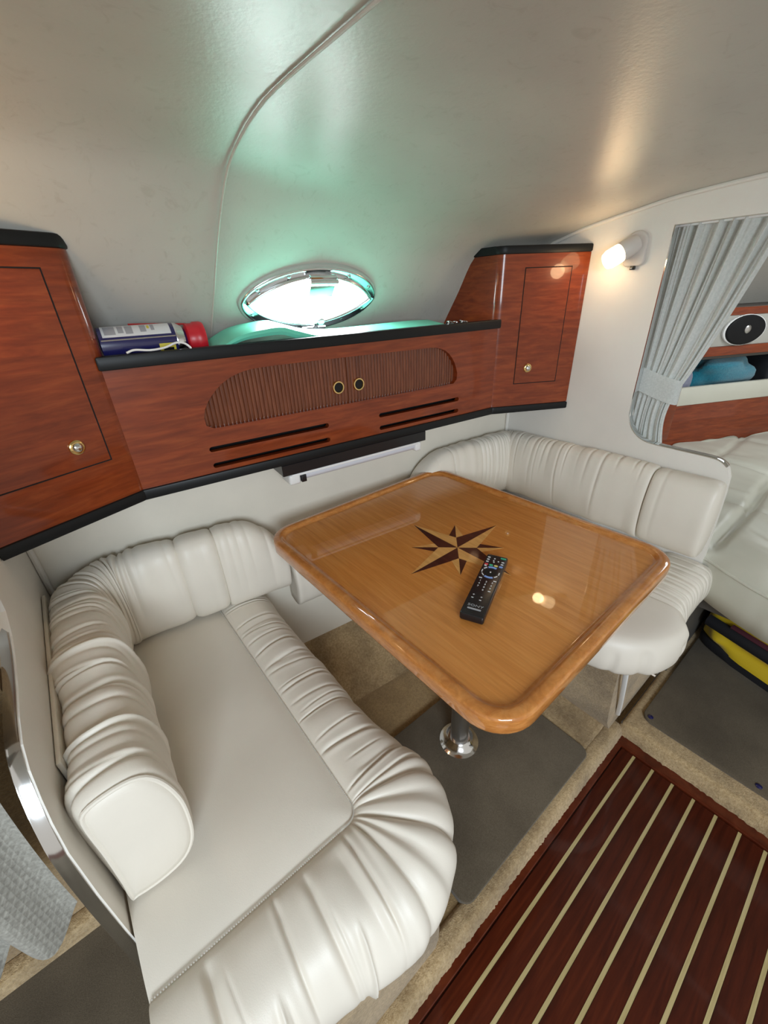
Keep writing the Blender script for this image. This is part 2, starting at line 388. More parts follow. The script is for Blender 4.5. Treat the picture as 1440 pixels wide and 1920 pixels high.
def rug(x0, y0, x1, y1, z0, z1, r, mat, name, label, step=.012, amp=.003, cat=None, kind=None, edge=.012):
    nx, ny = max(4, int((x1-x0)/step)), max(4, int((y1-y0)/step))
    X_, Y_ = np.meshgrid(np.linspace(x0, x1, nx), np.linspace(y0, y1, ny), indexing='ij')
    dd = np.minimum(np.minimum(X_-x0, x1-X_), np.minimum(Y_-y0, y1-Y_))
    Zt = z1-(z1-z0)*np.clip(1-dd/edge, 0, 1)**2.2+RNG.normal(0, amp*.25, X_.shape)
    sh = RNG.normal(0, amp, X_.shape); sh2 = RNG.normal(0, amp, X_.shape); m_ = dd < 1e-6
    X_ = X_+np.where(m_, sh, 0); Y_ = Y_+np.where(m_, sh2, 0)
    return mk(name, gridA(np.stack([X_, Y_, Zt], -1)), mat, label=label, cat=cat, kind=kind, sharp=0)
plat = mk('floor_platform', box((XA, .183, -.04), (XF, .80, .022)), M['carpet_tan'], label='tan carpeted platform under the dinette', kind='structure', smooth=False)
rug(.0, .172, 1.035, .235, -.004, .034, 0, M['carpet'], 'trim_8', 'frayed beige carpet edge along the sole', .005, .0013, kind='structure', edge=.022)
rug(.86, .21, 1.05, .66, .02, .036, 0, M['carpet'], 'trim_9', 'beige carpet strip beside the forward seat base', .01, .002, kind='structure')
step = mk('floor_step', box((1.02, -.9, -.04), (2.2, .19, .042)), M['berth_shade'], label='step up to the berth', kind='structure', smooth=False)
rug(1.008, -.9, 2.0, .196, .0, .05, 0, M['carpet'], 'trim_10', 'beige carpet covering the step below the berth', .007, .002, kind='structure', edge=.014)

def flat_mat(name, poly, z0, z1, label, studs=()):
    t = empty(name, (np.mean([q[0] for q in poly]), np.mean([q[1] for q in poly]), z0), label, 'floor mat')
    mk('pile', prism(poly, z0, z1, bev=.003), M['mat'], t)
    for x, y in studs: mk('snap_stud', lathe([(.0075, 0), (.0075, .002), (.004, .004), (0, .0045)], Fr((x, y, z1-.0005)), 12), M['blue_print'], t)
    return t
flat_mat('floor_mat', rrect(.335, .205, .862, .60, .025), .022, .042, 'brown-grey carpet mat under the table pedestal')
flat_mat('floor_mat', rrect(1.068, -.85, 1.78, .158, .03), .049, .060, 'brown-grey snap-down mat on the step below the berth', [(1.085, .138), (1.085, -.118)])

# ------------------------------------------------------------------ seat bases
t = empty('seat_locker', (.05, .5, .03), 'beige carpeted locker box under the aft seat cushion', 'locker')
fr = Fr((0,0,0), (1,0,0), (0,0,1), (0,-1,0))
mk('carpet_panel', box((XA+.001, .205, .024), (.262, .86, .350), bev=.02), M['carpet'], t)
t = empty('seat_locker', (1.1, .5, .03), 'carpeted locker under the forward seat cushion with a white corner strip', 'locker')
pts = [(.885, .355), (.90, .25), (.935, .10), (.975, .034), (XF-.001, .034), (XF-.001, .355)]
mk('carpet_panel', prism([(x, z) for x, z in pts], -.83, -.205, Fr((0,0,0), (1,0,0), (0,0,1), (0,-1,0))), M['carpet'], t, True, sharp=25)
mk('side_panel', prism([(.895, .355), (.91, .25), (1.0, .066), (XF-.001, .066), (XF-.001, .355)], -.2065, -.2052, Fr((0,0,0), (1,0,0), (0,0,1), (0,-1,0))), M['taupe'], t, False)
mk('corner_strip', tube([(.886, .190, .36), (.905, .190, .30), (.955, .194, .18), (.994, .200, .092)], .0065, 8, flat=.8), M['white_pl'], t)

# ------------------------------------------------------------------ gathered upholstery
def smooth_path(pts, n):
    return resample(np.array(pts, float), n)
def arc_path(segs, step=.003, dense=None):
    """polyline of 2D points, resampled evenly (linear)"""
    P = np.array(segs, float); L = np.r_[0, np.cumsum(np.linalg.norm(np.diff(P, axis=0), axis=1))]
    n = int(L[-1]/step)+2; s = np.linspace(0, L[-1], n)
    if dense: s = np.r_[s[s < dense[0]], np.arange(dense[0], dense[1], dense[2]), s[s > dense[1]]]
    return np.stack([np.interp(s, L, P[:, k]) for k in range(2)], 1), s
def normals2(P, side=1, sm=0):
    T = np.gradient(P, axis=0)
    if sm:
        k = np.ones(sm)/sm; Tp = np.pad(T, ((sm, sm), (0, 0)), mode='edge')
        T = np.stack([np.convolve(Tp[:, i], k, 'same') for i in range(2)], 1)[sm:-sm]
    T /= np.linalg.norm(T, axis=1)[:, None]; return np.stack([T[:, 1], -T[:, 0]], 1)*side
def creases(S, V, specs):
    """specs: list of (s0, amp, width, slant, v0, v1, curve)"""
    H = np.zeros((len(S), len(V)))
    for s0, a, wd, sl, v0, v1, cu in specs:
        tt = (S[:, None]-s0-sl*(V[None]-.5)-cu*(V[None]-.5)**2)/wd
        env = np.clip((V-v0)/.10, 0, 1)*np.clip((v1-V)/max(.12, .5*(v1-v0)), 0, 1); env = env*env*(3-2*env)
        H += a*env[None]*(-np.exp(-np.abs(tt)**1.35)+.26*np.exp(-((tt-2.4)/1.8)**2)+.08*np.exp(-((tt+2.4)/2.0)**2))
    return H
def rand_creases(s0, s1, gap, amp, wd, slant=.02, v0=(0, .05), v1=(.5, 1.0), curve=.01):
    out = []; s = s0
    while s < s1:
        out.append((s, amp*random.uniform(.45, 1.25), wd*random.uniform(.6, 1.5), random.uniform(-slant, slant), random.uniform(*v0), random.uniform(*v1), random.uniform(-curve, curve)))
        s += gap*random.uniform(.55, 1.5)
    return out
def lownoise(n1, n2, f1, f2, amp, seed):
    r = np.random.default_rng(seed); g = r.normal(0, 1, (f1+3, f2+3))
    a = np.linspace(0, f1, n1); b = np.linspace(0, f2, n2); i = a.astype(int); j = b.astype(int)
    u = (a-i)[:, None]; v = (b-j)[None]; u = u*u*(3-2*u); v = v*v*(3-2*v)
    G = lambda di, dj: g[np.ix_(i+di, j+dj)]
    return amp*((G(0,0)*(1-u)+G(1,0)*u)*(1-v)+(G(0,1)*(1-u)+G(1,1)*u)*v)
def sweep(P, Nn, prof, H, zb=0., dscale=None, zscale=None):
    """P path (n,2), Nn normals, prof (m,2) of (d,z), H (n,m) displacement along profile normal"""
    T = np.gradient(prof, axis=0); T /= np.linalg.norm(T, axis=1)[:, None]; pn = np.stack([-T[:, 1], T[:, 0]], 1)
    D = prof[None, :, 0]+pn[None, :, 0]*H; Z = prof[None, :, 1]+pn[None, :, 1]*H
    if dscale is not None: D = D*dscale[:, None]
    if zscale is not None: Z = Z*zscale[:, None]
    A = np.zeros((*D.shape, 3)); A[..., :2] = P[:, None]+Nn[:, None]*D[..., None]; A[..., 2] = zb+Z
    return A
def capped(A, ends=(True, True), bulge=.0, dirs=None):
    v, f = gridA(A); n, m_ = A.shape[:2]; v = list(map(tuple, v))
    for k, (i, on) in enumerate(((0, ends[0]), (n-1, ends[1]))):
        if not on: continue
        ring = A[i]; c = ring.mean(0); d = np.array(dirs[k]) if dirs else np.zeros(3)
        mid = [len(v)+q for q in range(m_)]
        for q in range(m_): v.append(tuple(ring[q]*.5+c*.5+d*bulge*.8))
        v.append(tuple(c+d*bulge)); ci = len(v)-1
        for q in range(m_):
            r = (q+1) % m_
            f.append([i*m_+q, i*m_+r, mid[r], mid[q]] if k == 0 else [i*m_+r, i*m_+q, mid[q], mid[r]])
            f.append([mid[q], mid[r], ci] if k == 0 else [mid[r], mid[q], ci])
    return np.array(v), f

ZS = .487
def seat(name, label, xs_seam, y_seam, x_wall, y_back, sgn, specs, zoff=0., low=(14, 4, .0018, 3), corner=.22, cwid=.075, prof=None):
    """sgn=+1: front faces +x (aft seat); -1: front faces -x (forward seat)"""
    zs = ZS+zoff
    t = empty(name, ((xs_seam+x_wall)/2, .55, .40), label, 'seat cushion')
    rc = .022; pts = [(xs_seam, y_back)]
    for k in range(9):
        a = math.radians(90*k/8)
        pts.append((xs_seam-sgn*rc+sgn*rc*math.cos(a), y_seam+rc-rc*math.sin(a)))
    pts.append((x_wall, y_seam))
    Ls = y_back-y_seam-rc; P, S = arc_path(pts, .0016, (Ls-.004, Ls+math.pi/2*rc+.004, .0007))
    Tn = np.gradient(P, S, axis=0); kk = np.ones(9)/9; Tp = np.pad(Tn, ((9, 9), (0, 0)), mode='edge'); Tn = np.stack([np.convolve(Tp[:, i], kk, 'same') for i in range(2)], 1)[9:-9]
    Tn /= np.linalg.norm(Tn, axis=1)[:, None]; Nn = np.stack([Tn[:, 1], -Tn[:, 0]], 1)*(-sgn)
    prof = resample(prof or [(0, -.004), (.012, .006), (.045, .013), (.085, .008), (.112, -.012), (.130, -.045), (.134, -.08), (.128, -.108), (.112, -.128), (.09, -.13)], 46)
    V = np.linspace(0, 1, 46)
    H = creases(S, V, specs(S[-1]))+lownoise(len(S), 46, *low)*np.clip(V/.1, 0, 1)[None]
    ic = np.argmin(np.hypot(P[:, 0]-xs_seam, P[:, 1]-y_seam)); ds_ = 1+corner*np.exp(-np.abs((S-S[ic])/cwid)**2)
    Amt = sweep(P, Nn, prof, H, zs, ds_)
    b = mk('gathered_border', gridA(Amt), M['vinyl'], t, sharp=0)
    # flat centre panel with a light crown
    nx, ny = 46, 80
    X_, Y_ = np.meshgrid(np.linspace(0, 1, nx), np.linspace(0, 1, ny), indexing='ij')
    px = x_wall+(xs_seam-x_wall)*X_; py = y_seam-.0015+(y_back-y_seam)*Y_
    ed = np.minimum.reduce([(1-X_)*abs(xs_seam-x_wall), Y_*(y_back-y_seam), np.full_like(X_, 1.)])
    pz = zs-.003+.010*(1-np.exp(-ed/.03))+lownoise(nx, ny, 4, 6, .0012, 9)
    cdx = np.clip((X_-(1-rc/abs(xs_seam-x_wall)))*abs(xs_seam-x_wall), 0, None); cdy = np.clip(rc-Y_*(y_back-y_seam), 0, None)
    rr = np.hypot(cdx, cdy); over = np.clip(rr-rc, 0, None); fac = np.where(rr > rc, rc/np.maximum(rr, 1e-6), 1)
    px = np.where(over > 0, px-sgn*(cdx*(1-fac)), px); py = np.where(over > 0, py+cdy*(1-fac), py)
    mk('centre_panel', gridA(np.stack([px, py, pz], -1)), M['vinyl'], t, sharp=0)
    # stitch line
    st = []
    for i in range(2, len(P)-3, 2):
        a, b_ = np.r_[P[i], zs+.0012], np.r_[P[i+1], zs+.0012]
        st.append(tube([a, b_], .0011, 5))
    s_ = mk('stitching', join(*st), M['seam'], t, kind='stuff'); return t, P, Nn, prof, S
def aft_specs(L):
    c = rand_creases(.02, .655, .040, .0050, .0024, .040, (0, .02), (.55, .95), .014)
    c += rand_creases(.02, .655, .055, .0022, .0022, .04, (0, .3), (.4, 1.0), .014)
    c += rand_creases(.02, .655, .11, .0030, .010, .04, (0, .1), (.8, 1.0), .014)
    for q, a, v1 in ((.667, .005, .8), (.673, .008, .95), (.6795, .004, .6), (.686, .009, 1.0), (.693, .005, .75), (.699, .009, .95)):
        c.append((q, a, .0012, random.uniform(-.004, .004), 0, v1, 0))
    c += rand_creases(.715, L-.02, .062, .0075, .0030, .025, (0, .04), (.6, 1.0), .014)
    c += rand_creases(.730, L-.02, .080, .0055, .0110, .025, (0, .1), (.8, 1.05), .014)
    c += rand_creases(.715, L-.02, .060, .0025, .0026, .03, (.1, .4), (.6, 1.0), .014)
    for q in (.76, .87): c.append((q, -.006, .0022, .03, .35, 1.05, .01))
    return c
aft_seat, *_ = seat('seat_cushion', 'large cream vinyl seat cushion with gathered edge in front of the aft bolster', .163, .309, XA+.003, 1.0, 1, aft_specs)
def fwd_specs(L):
    c = rand_creases(.02, .55, .05, .003, .004)
    c += rand_creases(.66, L-.01, .021, .0032, .0026, .016, (0, .04), (.75, 1.0), .008)
    c += rand_creases(.66, L-.01, .05, .0020, .007, .012, (0, .04), (.75, 1.0), .006)
    c += [(.655, .006, .0035, .01, .0, 1.05, 0)]
    c += rand_creases(.57, .604, .009, .006, .0012, .003, (.50, .58), (1.05, 1.1), 0)
    c += rand_creases(.606, .69, .020, .006, .003, .010, (.50, .58), (1.05, 1.1), .004)
    return c
fwd_seat, *_ = seat('seat_cushion', 'cream vinyl seat cushion below the forward bolster, partly under the table', .965, .285, XF-.003, .875, -1, fwd_specs, zoff=.006, corner=.30, cwid=.05, prof=[(0, -.004), (.02, .003), (.07, .005), (.110, .001), (.126, -.010), (.134, -.032), (.136, -.070), (.129, -.100), (.108, -.107), (.09, -.107)])

BOL = resample([(.0, .015), (-.002, .10), (.0, .19), (.010, .221), (.042, .231), (.074, .226), (.094, .200), (.106, .145), (.105, .095), (.096, .045), (.076, .014), (.045, .003), (.012, .005)], 59, closed=True); BOL = np.vstack([BOL, BOL[:1]])
def bolster_run(P, S, Nn, s0, s1, specs, zb, hs=1., ds=1., low=(20, 5, .0022, 5), pinch=.006, dfun=None, hfun=None):
    i0, i1 = np.searchsorted(S, s0), np.searchsorted(S, s1)
    p_, s_, n_ = P[i0:i1], S[i0:i1], Nn[i0:i1]; V = np.linspace(0, 1, len(BOL))
    H = creases(s_, V, specs)+lownoise(len(s_), len(V), *low)
    H *= np.clip(np.minimum(V, 1-V)/.06, 0, 1)[None]
    d0, d1 = s_-s_[0], s_[-1]-s_
    H -= (pinch*(np.exp(-d0/.006)+np.exp(-d1/.006)))[:, None]
    zs = np.full(len(s_), hs); dsA = np.full(len(s_), ds)
    if hfun is not None: zs = zs*hfun(s_)
    if dfun is not None: dsA = dsA*dfun(s_)
    return sweep(p_, n_, BOL, H, zb, dsA, zs)
# --- aft bolster: along the aft bulkhead, round the corner, along the hull side
rc = .13; yb = Wy(0)-.014
pts = [(XA+.004, .42), (XA+.004, yb-rc)]
for k in range(1, 13):
    a = math.radians(180-86*k/12); pts.append((XA+.004+rc+rc*math.cos(a), yb-rc+rc*math.sin(a)))
x_ = pts[-1][0]; pts.append((.36, pts[-1][1]-.125*(.36-x_)))
P, S = arc_path(pts, .0018); Nn = normals2(P, 1, 15)
t = empty('bolster_cushion', (0, .8, .49), 'cream gathered vinyl bolster wrapping the aft corner of the dinette', 'bolster')
Lc = yb-rc-.42; La = Lc+math.radians(86)*rc
sp = rand_creases(.03, Lc, .040, .0050, .0028, .06, (.12, .3), (.6, .95), .04)
sp += rand_creases(.03, Lc, .040, .0025, .0025, .07, (.12, .4), (.5, .95), .04)
sp += rand_creases(.05, Lc, .10, .0022, .008, .06, (.12, .2), (.8, .98), .04)
sp += rand_creases(Lc, La+.04, .027, .0075, .0034, .035, (.12, .3), (.75, .98), .02)
sp += rand_creases(La+.05, La+.12, .045, .003, .004, .06)
for q in (.10, .27): sp.append((q, -.006, .003, .05, .2, .95, .05))
sB = La+.135
dF = lambda s_: 1-.14*np.clip((s_-Lc)/(La-Lc), 0, 1)
A1 = bolster_run(P, S, Nn, 0, sB, sp, .492, low=(20, 5, .0040, 5), pinch=.008, dfun=dF)
mk('gathered_section', capped(A1, (False, True)), M['vinyl'], t, sharp=0)
A2 = bolster_run(P, S, Nn, sB-.002, sB+.085, rand_creases(sB+.02, sB+.07, .04, .0015, .012), .492, low=(4, 4, .0012, 8), hs=1.02, dfun=dF, pinch=.010)
mk('plain_section', capped(A2), M['vinyl'], t, sharp=0)
sE = S[-1]
A3 = bolster_run(P, S, Nn, sB+.083, sE, rand_creases(sB+.09, sE, .03, .0035, .009, .02, (.1, .3), (.7, .9)), .492, low=(4, 4, .0015, 12), hs=1.02, dfun=dF,
                 hfun=lambda s_: .30+.70*np.sqrt(np.clip(1-np.clip((s_-(sB+.10))/(sE-sB-.09), 0, 1)**2.2, 0, 1)))
mk('end_section', capped(A3, (True, True), .01, [(0,0,0), (1,0,0)]), M['vinyl'], t, sharp=0)
ring = A1[0]; c = ring[:-1].mean(0); nr = len(ring)-1
Q = [c+(ring[:-1]-c)*k_+np.array([0, -o_, 0]) for k_, o_ in ((1., 0), (.97, .004), (.85, .007), (.6, .009), (.3, .010))]
v = np.vstack(Q+[c[None]+np.array([[0, -.0102, 0]])]); f = [[r*nr+k, r*nr+(k+1) % nr, (r+1)*nr+(k+1) % nr, (r+1)*nr+k] for r in range(4) for k in range(nr)]+[[4*nr+k, 4*nr+(k+1) % nr, 5*nr] for k in range(nr)]
mk('end_panel', (v, f), M['vinyl'], t, sharp=0)
mk('end_piping', tube(ring[:-1]+np.array([0, -.002, 0]), .0032, 8, closed=True), M['vinyl'], t)
mk('back_board', box((XA+.001, .50, .55), (XA+.007, .93, .712), bev=.002), M['vinyl_wall'], t)
# low hull-side bolster behind the table
t = empty('bolster_cushion', (.58, .93, .42), 'low cream bolster on the hull side behind the table', 'bolster')
P2, S2 = arc_path([(.375, Wy(.375)-.012), (.80, Wy(.80)-.012)], .004); N2 = normals2(P2, 1)
mk('padding', capped(bolster_run(P2, S2, N2, 0, S2[-1], rand_creases(.03, .4, .08, .002, .01), .40, hs=.70, ds=.85)), M['vinyl'], t, sharp=0)
# --- forward bolster
rc = .075; y0 = Wy(1.0)-.035
pts = [(.80, Wy(.80)-.012), (1.12, Wy(1.12)-.012)]
cy = Wy(1.2)-.012-rc; cx = XF-.006-rc
for k in range(0, 11):
    a = math.radians(88-88*k/10); pts.append((cx+rc*math.cos(a), cy+rc*math.sin(a)))
pts.append((XF-.006, .352))
P, S = arc_path(pts, .0018); Nn = normals2(P, 1, 15)
t = empty('bolster_cushion', (1.1, .7, .55), 'cream gathered vinyl bolster wrapping the forward corner behind the table', 'bolster')
zb = .530; s1 = .155; s2 = .37; s3 = S[-1]
A1 = bolster_run(P, S, Nn, 0, s1, rand_creases(.03, .14, .05, .0015, .01), zb, hs=1.0, ds=.85, low=(4, 4, .001, 31),
                 hfun=lambda s_: .25+.75*np.sqrt(np.clip(1-np.clip((.16-s_)/.16, 0, 1)**2.2, 0, 1)))
mk('end_section', capped(A1), M['vinyl'], t, sharp=0)
A2 = bolster_run(P, S, Nn, s1-.002, s2-.09, rand_creases(s1+.02, s2-.1, .05, .002, .01), zb, hs=1.0, ds=.85, low=(6, 4, .0012, 32), pinch=.003)
mk('plain_section', capped(A2), M['vinyl'], t, sharp=0)
sp = rand_creases(s2-.09, s2+.13, .0135, .0050, .0027, .012, (.10, .25), (.8, .98), .01)
sp += rand_creases(s2+.13, s3-.12, .030, .0030, .0032, .02, (.12, .3), (.6, .98), .01)
sp += rand_creases(s3-.14, s3, .035, .005, .0032, .03, (.18, .3), (.5, .6), .02)
A3 = bolster_run(P, S, Nn, s2-.092, s3, sp, zb, hs=1.0, ds=.85, low=(16, 5, .002, 33), pinch=.004)
mk('gathered_section', capped(A3), M['vinyl'], t, sharp=0)
t = empty('bolster_cushion', (1.25, .27, .55), 'short smooth cream bolster at the inboard end of the forward bulkhead', 'bolster')
P3, S3 = arc_path([(XF-.004, .350), (XF-.004, .196)], .003); N3 = normals2(P3, 1)
A4 = bolster_run(P3, S3, N3, 0, S3[-1], [(.03, .0015, .004, 0, .1, .95, 0)], zb-.002, hs=.995, ds=.9, low=(4, 4, .001, 40), pinch=.006)
mk('padding', capped(A4, (True, True), .008, [(0, 1, 0), (0, -1, 0)]), M['vinyl'], t, sharp=0)

# ------------------------------------------------------------------ table
TX0, TX1, TY0, TY1, TZ = .298, .906, .166, .864, .71
tb = empty('dinette_table', (.6, .51, .042), 'glossy orange-brown wooden table with raised rim, star inlay and steel pedestal', 'table')
TF = Fr((.602, .515, 0), (math.cos(.018), math.sin(.018), 0), (-math.sin(.018), math.cos(.018), 0))
hx, hy = (TX1-TX0)/2, (TY1-TY0)/2
def rr_ring(inset, z, n=10, r=.068):
    q = rrect(-hx+inset, -hy+inset, hx-inset, hy-inset, max(.01, r-inset), n); return np.array([(x, y, z) for x, y in q])
rings = [rr_ring(.030, TZ-.0082), rr_ring(.026, TZ-.0078), rr_ring(.0225, TZ-.004), rr_ring(.019, TZ-.0008), rr_ring(.014, TZ), rr_ring(.005, TZ-.0006), rr_ring(.0012, TZ-.003), rr_ring(0, TZ-.007), rr_ring(0, TZ-.028), rr_ring(.002, TZ-.033), rr_ring(.012, TZ-.036), rr_ring(.05, TZ-.036)]
A = np.array(rings); A = np.concatenate([A, A[:, :1]], 1); v, f = gridA(A)
mk('rim', (TF(v), [q[::-1] for q in f]), M['table_rim'], tb, sharp=0)
mk('top_panel', prism([(x, y) for x, y, z in rr_ring(.029, 0)], TZ-.034, TZ-.0082, TF), M['table'], tb, False)
zt = TZ-.0079
C0 = np.array([.598, .507])
def P3d(p): return (p[0], p[1], zt)
long_d = [(1, 0), (0, 1), (-1, 0), (0, -1)]; diag = [(1, 1), (-1, 1), (-1, -1), (1, -1)]
def tri(pts, z0, z1):
    return prism(pts, z0, z1)
cr, sr = math.cos(.018), math.sin(.018)
def rot(p): return C0+np.array([p[0]*cr-p[1]*sr, p[0]*sr+p[1]*cr])
tips = [rot((.143*d[0], .140*d[1])) for d in long_d]
waist = [rot((.030*d[0], .030*d[1])) for d in diag]
stips = [rot((.073*d[0], .071*d[1])) for d in diag]
for k in range(4):
    wl, wr = waist[k], waist[(k+3) % 4]
    mk('inlay_ray', tri([C0, tips[k], wl], zt-.0004, zt+.0002), M['inlay_dark'], tb, False)
    mk('inlay_ray', tri([C0, wr, tips[k]], zt-.0004, zt+.0002), M['inlay_light'], tb, False)
for k in range(4):
    # short diagonal rays between the long ones
    a = waist[k]; s = stips[k]; t1, t2 = tips[k], tips[(k+1) % 4]
    e1 = a+(t1-a)*.16; e2 = a+(t2-a)*.16
    mk('inlay_ray', tri([a, e1, s], zt-.0004, zt+.0002), M['inlay_light'], tb, False)
    mk('inlay_ray', tri([a, s, e2], zt-.0004, zt+.0002), M['inlay_dark'], tb, False)
pf_ = Fr((.605, .468, .042))
mk('pedestal', lathe([(.028, 0), (.028, .02), (.0255, .022), (.0255, .60), (.034, .605), (.034, .632)], pf_, 32), M['steel'], tb)
mk('base_flange', lathe([(.056, -.001), (.056, .002), (.050, .005), (.040, .010), (.034, .020), (.030, .024), (.028, .024)], pf_, 36), M['chrome'], tb)
mk('mount_plate', lathe([(.09, .622), (.09, .6315)], pf_, 28), M['steel'], tb)

# ------------------------------------------------------------------ remote control
rb, rtp = np.array([.438, .3325]), np.array([.618, .4135])
ax = rtp-rb; LR = np.linalg.norm(ax); ax /= LR
RF = Fr((*rb, zt+.0006), (*ax, 0), (-ax[1], ax[0], 0), (0, 0, 1))     # ex towards the top of the remote, ey to its left
rem = empty('remote_control', RF((LR/2, 0, 0)), 'black television remote lying on the table beside the star', 'remote control')
mk('body', prism(rrect(0, -.0215, LR, .0215, .004, 4), 0, .016, RF, bev=.003), M['black_gloss'], rem)
zr = .0158
def key(x, y, lx, ly, mat, r=None, nm='button'):
    mk(nm, prism(rrect(x-lx/2, y-ly/2, x+lx/2, y+ly/2, r or min(lx, ly)*.45, 3), zr-.001, zr+.0009, RF), mat, rem, False)
Lm = LR
key(Lm*.955, -.013, .004, .011, M['r_green'])
for i, c in enumerate(('r_red', 'r_green', 'r_yel', 'r_blue')): key(Lm*.80, .0145-.0097*i, .005, .0075, M[c])
for i in range(3): key(Lm*(.935-.042*i), .0150, .0024, .0055, M['r_key'])
for (x, y) in ((.925, .003), (.885, .0035), (.885, -.006), (.86, .002), (.885, -.015), (.845, -.015)): key(Lm*x, y, .0024, .003 if abs(y) < .01 else .0055, M['r_key'])
key(Lm*.775, .0150, .004, .005, M['r_key'])
def arcpad(a0, a1, mat, r=.0175, wd=.0028, rx=1.0):
    q = []
    for k in range(7):
        a = math.radians(a0+(a1-a0)*k/6); q.append((Lm*.675+rx*(r+wd/2)*math.cos(a), (r+wd/2)*math.sin(a)*.95))
    for k in range(7):
        a = math.radians(a1+(a0-a1)*k/6); q.append((Lm*.675+rx*(r-wd/2)*math.cos(a), (r-wd/2)*math.sin(a)*.95))
    mk('ring_key', prism(q, zr-.001, zr+.0009, RF), mat, rem, False)
arcpad(-28, 28, M['r_blue'], wd=.0042); arcpad(152, 208, M['r_blue'], wd=.0042)
for a in (50, 90, -90, -130, 130): arcpad(a-13, a+13, M['r_key'], wd=.002)
key(Lm*.675, 0, .004, .0028, M['r_key'])
mk('ring_recess', lathe([(.0135, 0), (.0130, .0006), (.0115, .0008)], Fr(RF((Lm*.675, 0, zr-.0004)), RF.M[0], RF.M[1], RF.M[2]), 24), M['black_trim'], rem)
def lettering(txt, size, pos, exv, eyv, mat, parent, name='lettering', thick=.0002, align='CENTER', sx=1.0):
    cu = bpy.data.curves.new('txt', 'FONT'); cu.body = txt; cu.size = size; cu.extrude = thick; cu.align_x = align; cu.align_y = 'CENTER'; cu.resolution_u = 2
    ob = bpy.data.objects.new('txt', cu); COL.objects.link(ob); dg = bpy.context.evaluated_depsgraph_get(); dg.update()
    me = bpy.data.meshes.new_from_object(ob.evaluated_get(dg)); v = np.array([q.co[:] for q in me.vertices]); f = [list(q.vertices) for q in me.polygons]
    bpy.data.objects.remove(ob); bpy.data.curves.remove(cu); bpy.data.meshes.remove(me)
    ex, ey = np.array(exv, float), np.array(eyv, float); ez = np.cross(ex, ey); v = v*np.array([sx, 1, 1])
    return mk(name, (Fr(pos, ex, ey, ez)(v), f), mat, parent, False)
E0, E1 = RF.M[0], RF.M[1]
nums = [['1','2','3'], ['4','5','6'], ['7','8','9'], ['', '0', '']]
for r_, row in enumerate(nums):
    for c_, ch in enumerate(row):
        x, y = Lm*(.51-.045*r_), .0115-.0115*c_
        if ch: lettering(ch, .0062, RF((x, y, zr+.0003)), -E1, E0, M['r_key'], rem, 'number_print')
key(Lm*.555, .0135, .0018, .006, M['r_key']); key(Lm*.545, -.0145, .0018, .006, M['r_key']); key(Lm*.375, -.0120, .0018, .005, M['r_key'])
lettering('+', .008, RF((Lm*.28, .0115, zr+.0003)), -E1, E0, M['r_key'], rem, 'number_print'); lettering('+', .008, RF((Lm*.265, -.0035, zr+.0003)), -E1, E0, M['r_key'], rem, 'number_print')
key(Lm*.235, .0115, .0012, .004, M['r_key']); key(Lm*.22, -.0035, .0012, .004, M['r_key'])
lettering('SONY', .0085, RF((Lm*.13, 0, zr+.0003)), -E1, E0, M['r_text'], rem, 'brand_lettering', sx=1.25)
key(Lm*.085, 0, .0035, .024, M['r_text'], .0006, 'model_plate')

# ------------------------------------------------------------------ cabinets
CA = np.array([.092, .891]); CD = np.array([math.cos(math.radians(-5.48)), math.sin(math.radians(-5.48))]); CN = np.array([-CD[1], CD[0]])
CF = Fr((*CA, 0), (*CD, 0), (*CN, 0), (0, 0, 1)); LCn = .973     # ex along, ey outboard
# --- centre cabinet
cab = empty('shelf_cabinet', CF((.49, .06, .86)), 'long glossy cherry cabinet with tambour doors, vent slots and open shelf top', 'cabinet')
tam = [(.137,.985),(.139,1.012),(.158,1.040),(.190,1.066),(.231,1.081),(.283,1.085),(.483,1.084),(.700,1.081),(.745,1.080),(.785,1.067),(.812,1.040),(.826,1.010),(.8275,.992),(.820,.981),(.806,.9775),(.70,.977),(.466,.977),(.200,.977),(.158,.977),(.145,.979)]
tamr = [tuple(q) for q in resample(tam, 90, closed=True)]
def slot(s0, s1, z, h=.0112):
    out = []
    for k in range(7): a = math.radians(-90+180*k/6); out.append((s1-h/2+h/2*math.cos(a), z+h/2*math.sin(a)))
    for k in range(7): a = math.radians(90+180*k/6); out.append((s0+h/2+h/2*math.cos(a), z+h/2*math.sin(a)))
    return out
slots = [slot(.131, .413, .934), slot(.131, .413, .898), slot(.559, .838, .931), slot(.559, .838, .8975)]
mk('front_panel', panel_holes([(-.012, .880), (LCn+.01, .880), (LCn+.01, 1.116), (-.012, 1.116)], [tamr]+slots, 0, .016, CF), M['cherry'], cab, False)
mk('carcass', box((.03, .045, .884), (LCn-.03, .115, 1.105), CF), M['black_void'], cab, False)
mk('shelf', box((-.01, .012, 1.106), (LCn+.01, .19, 1.114), CF), M['black_trim'], cab, False)
mk('top_trim', prism(rrect(-.014, 1.111, LCn+.012, 1.134, .004, 4), -.018, .006, Fr(CF((0,0,0)), CF.M[0], CF.M[2], -CF.M[1]), bev=.002), M['black_trim'], cab)
mk('bottom_trim', box((-.014, -.006, .861), (LCn+.012, .12, .883), CF, bev=.003), M['black_trim'], cab)
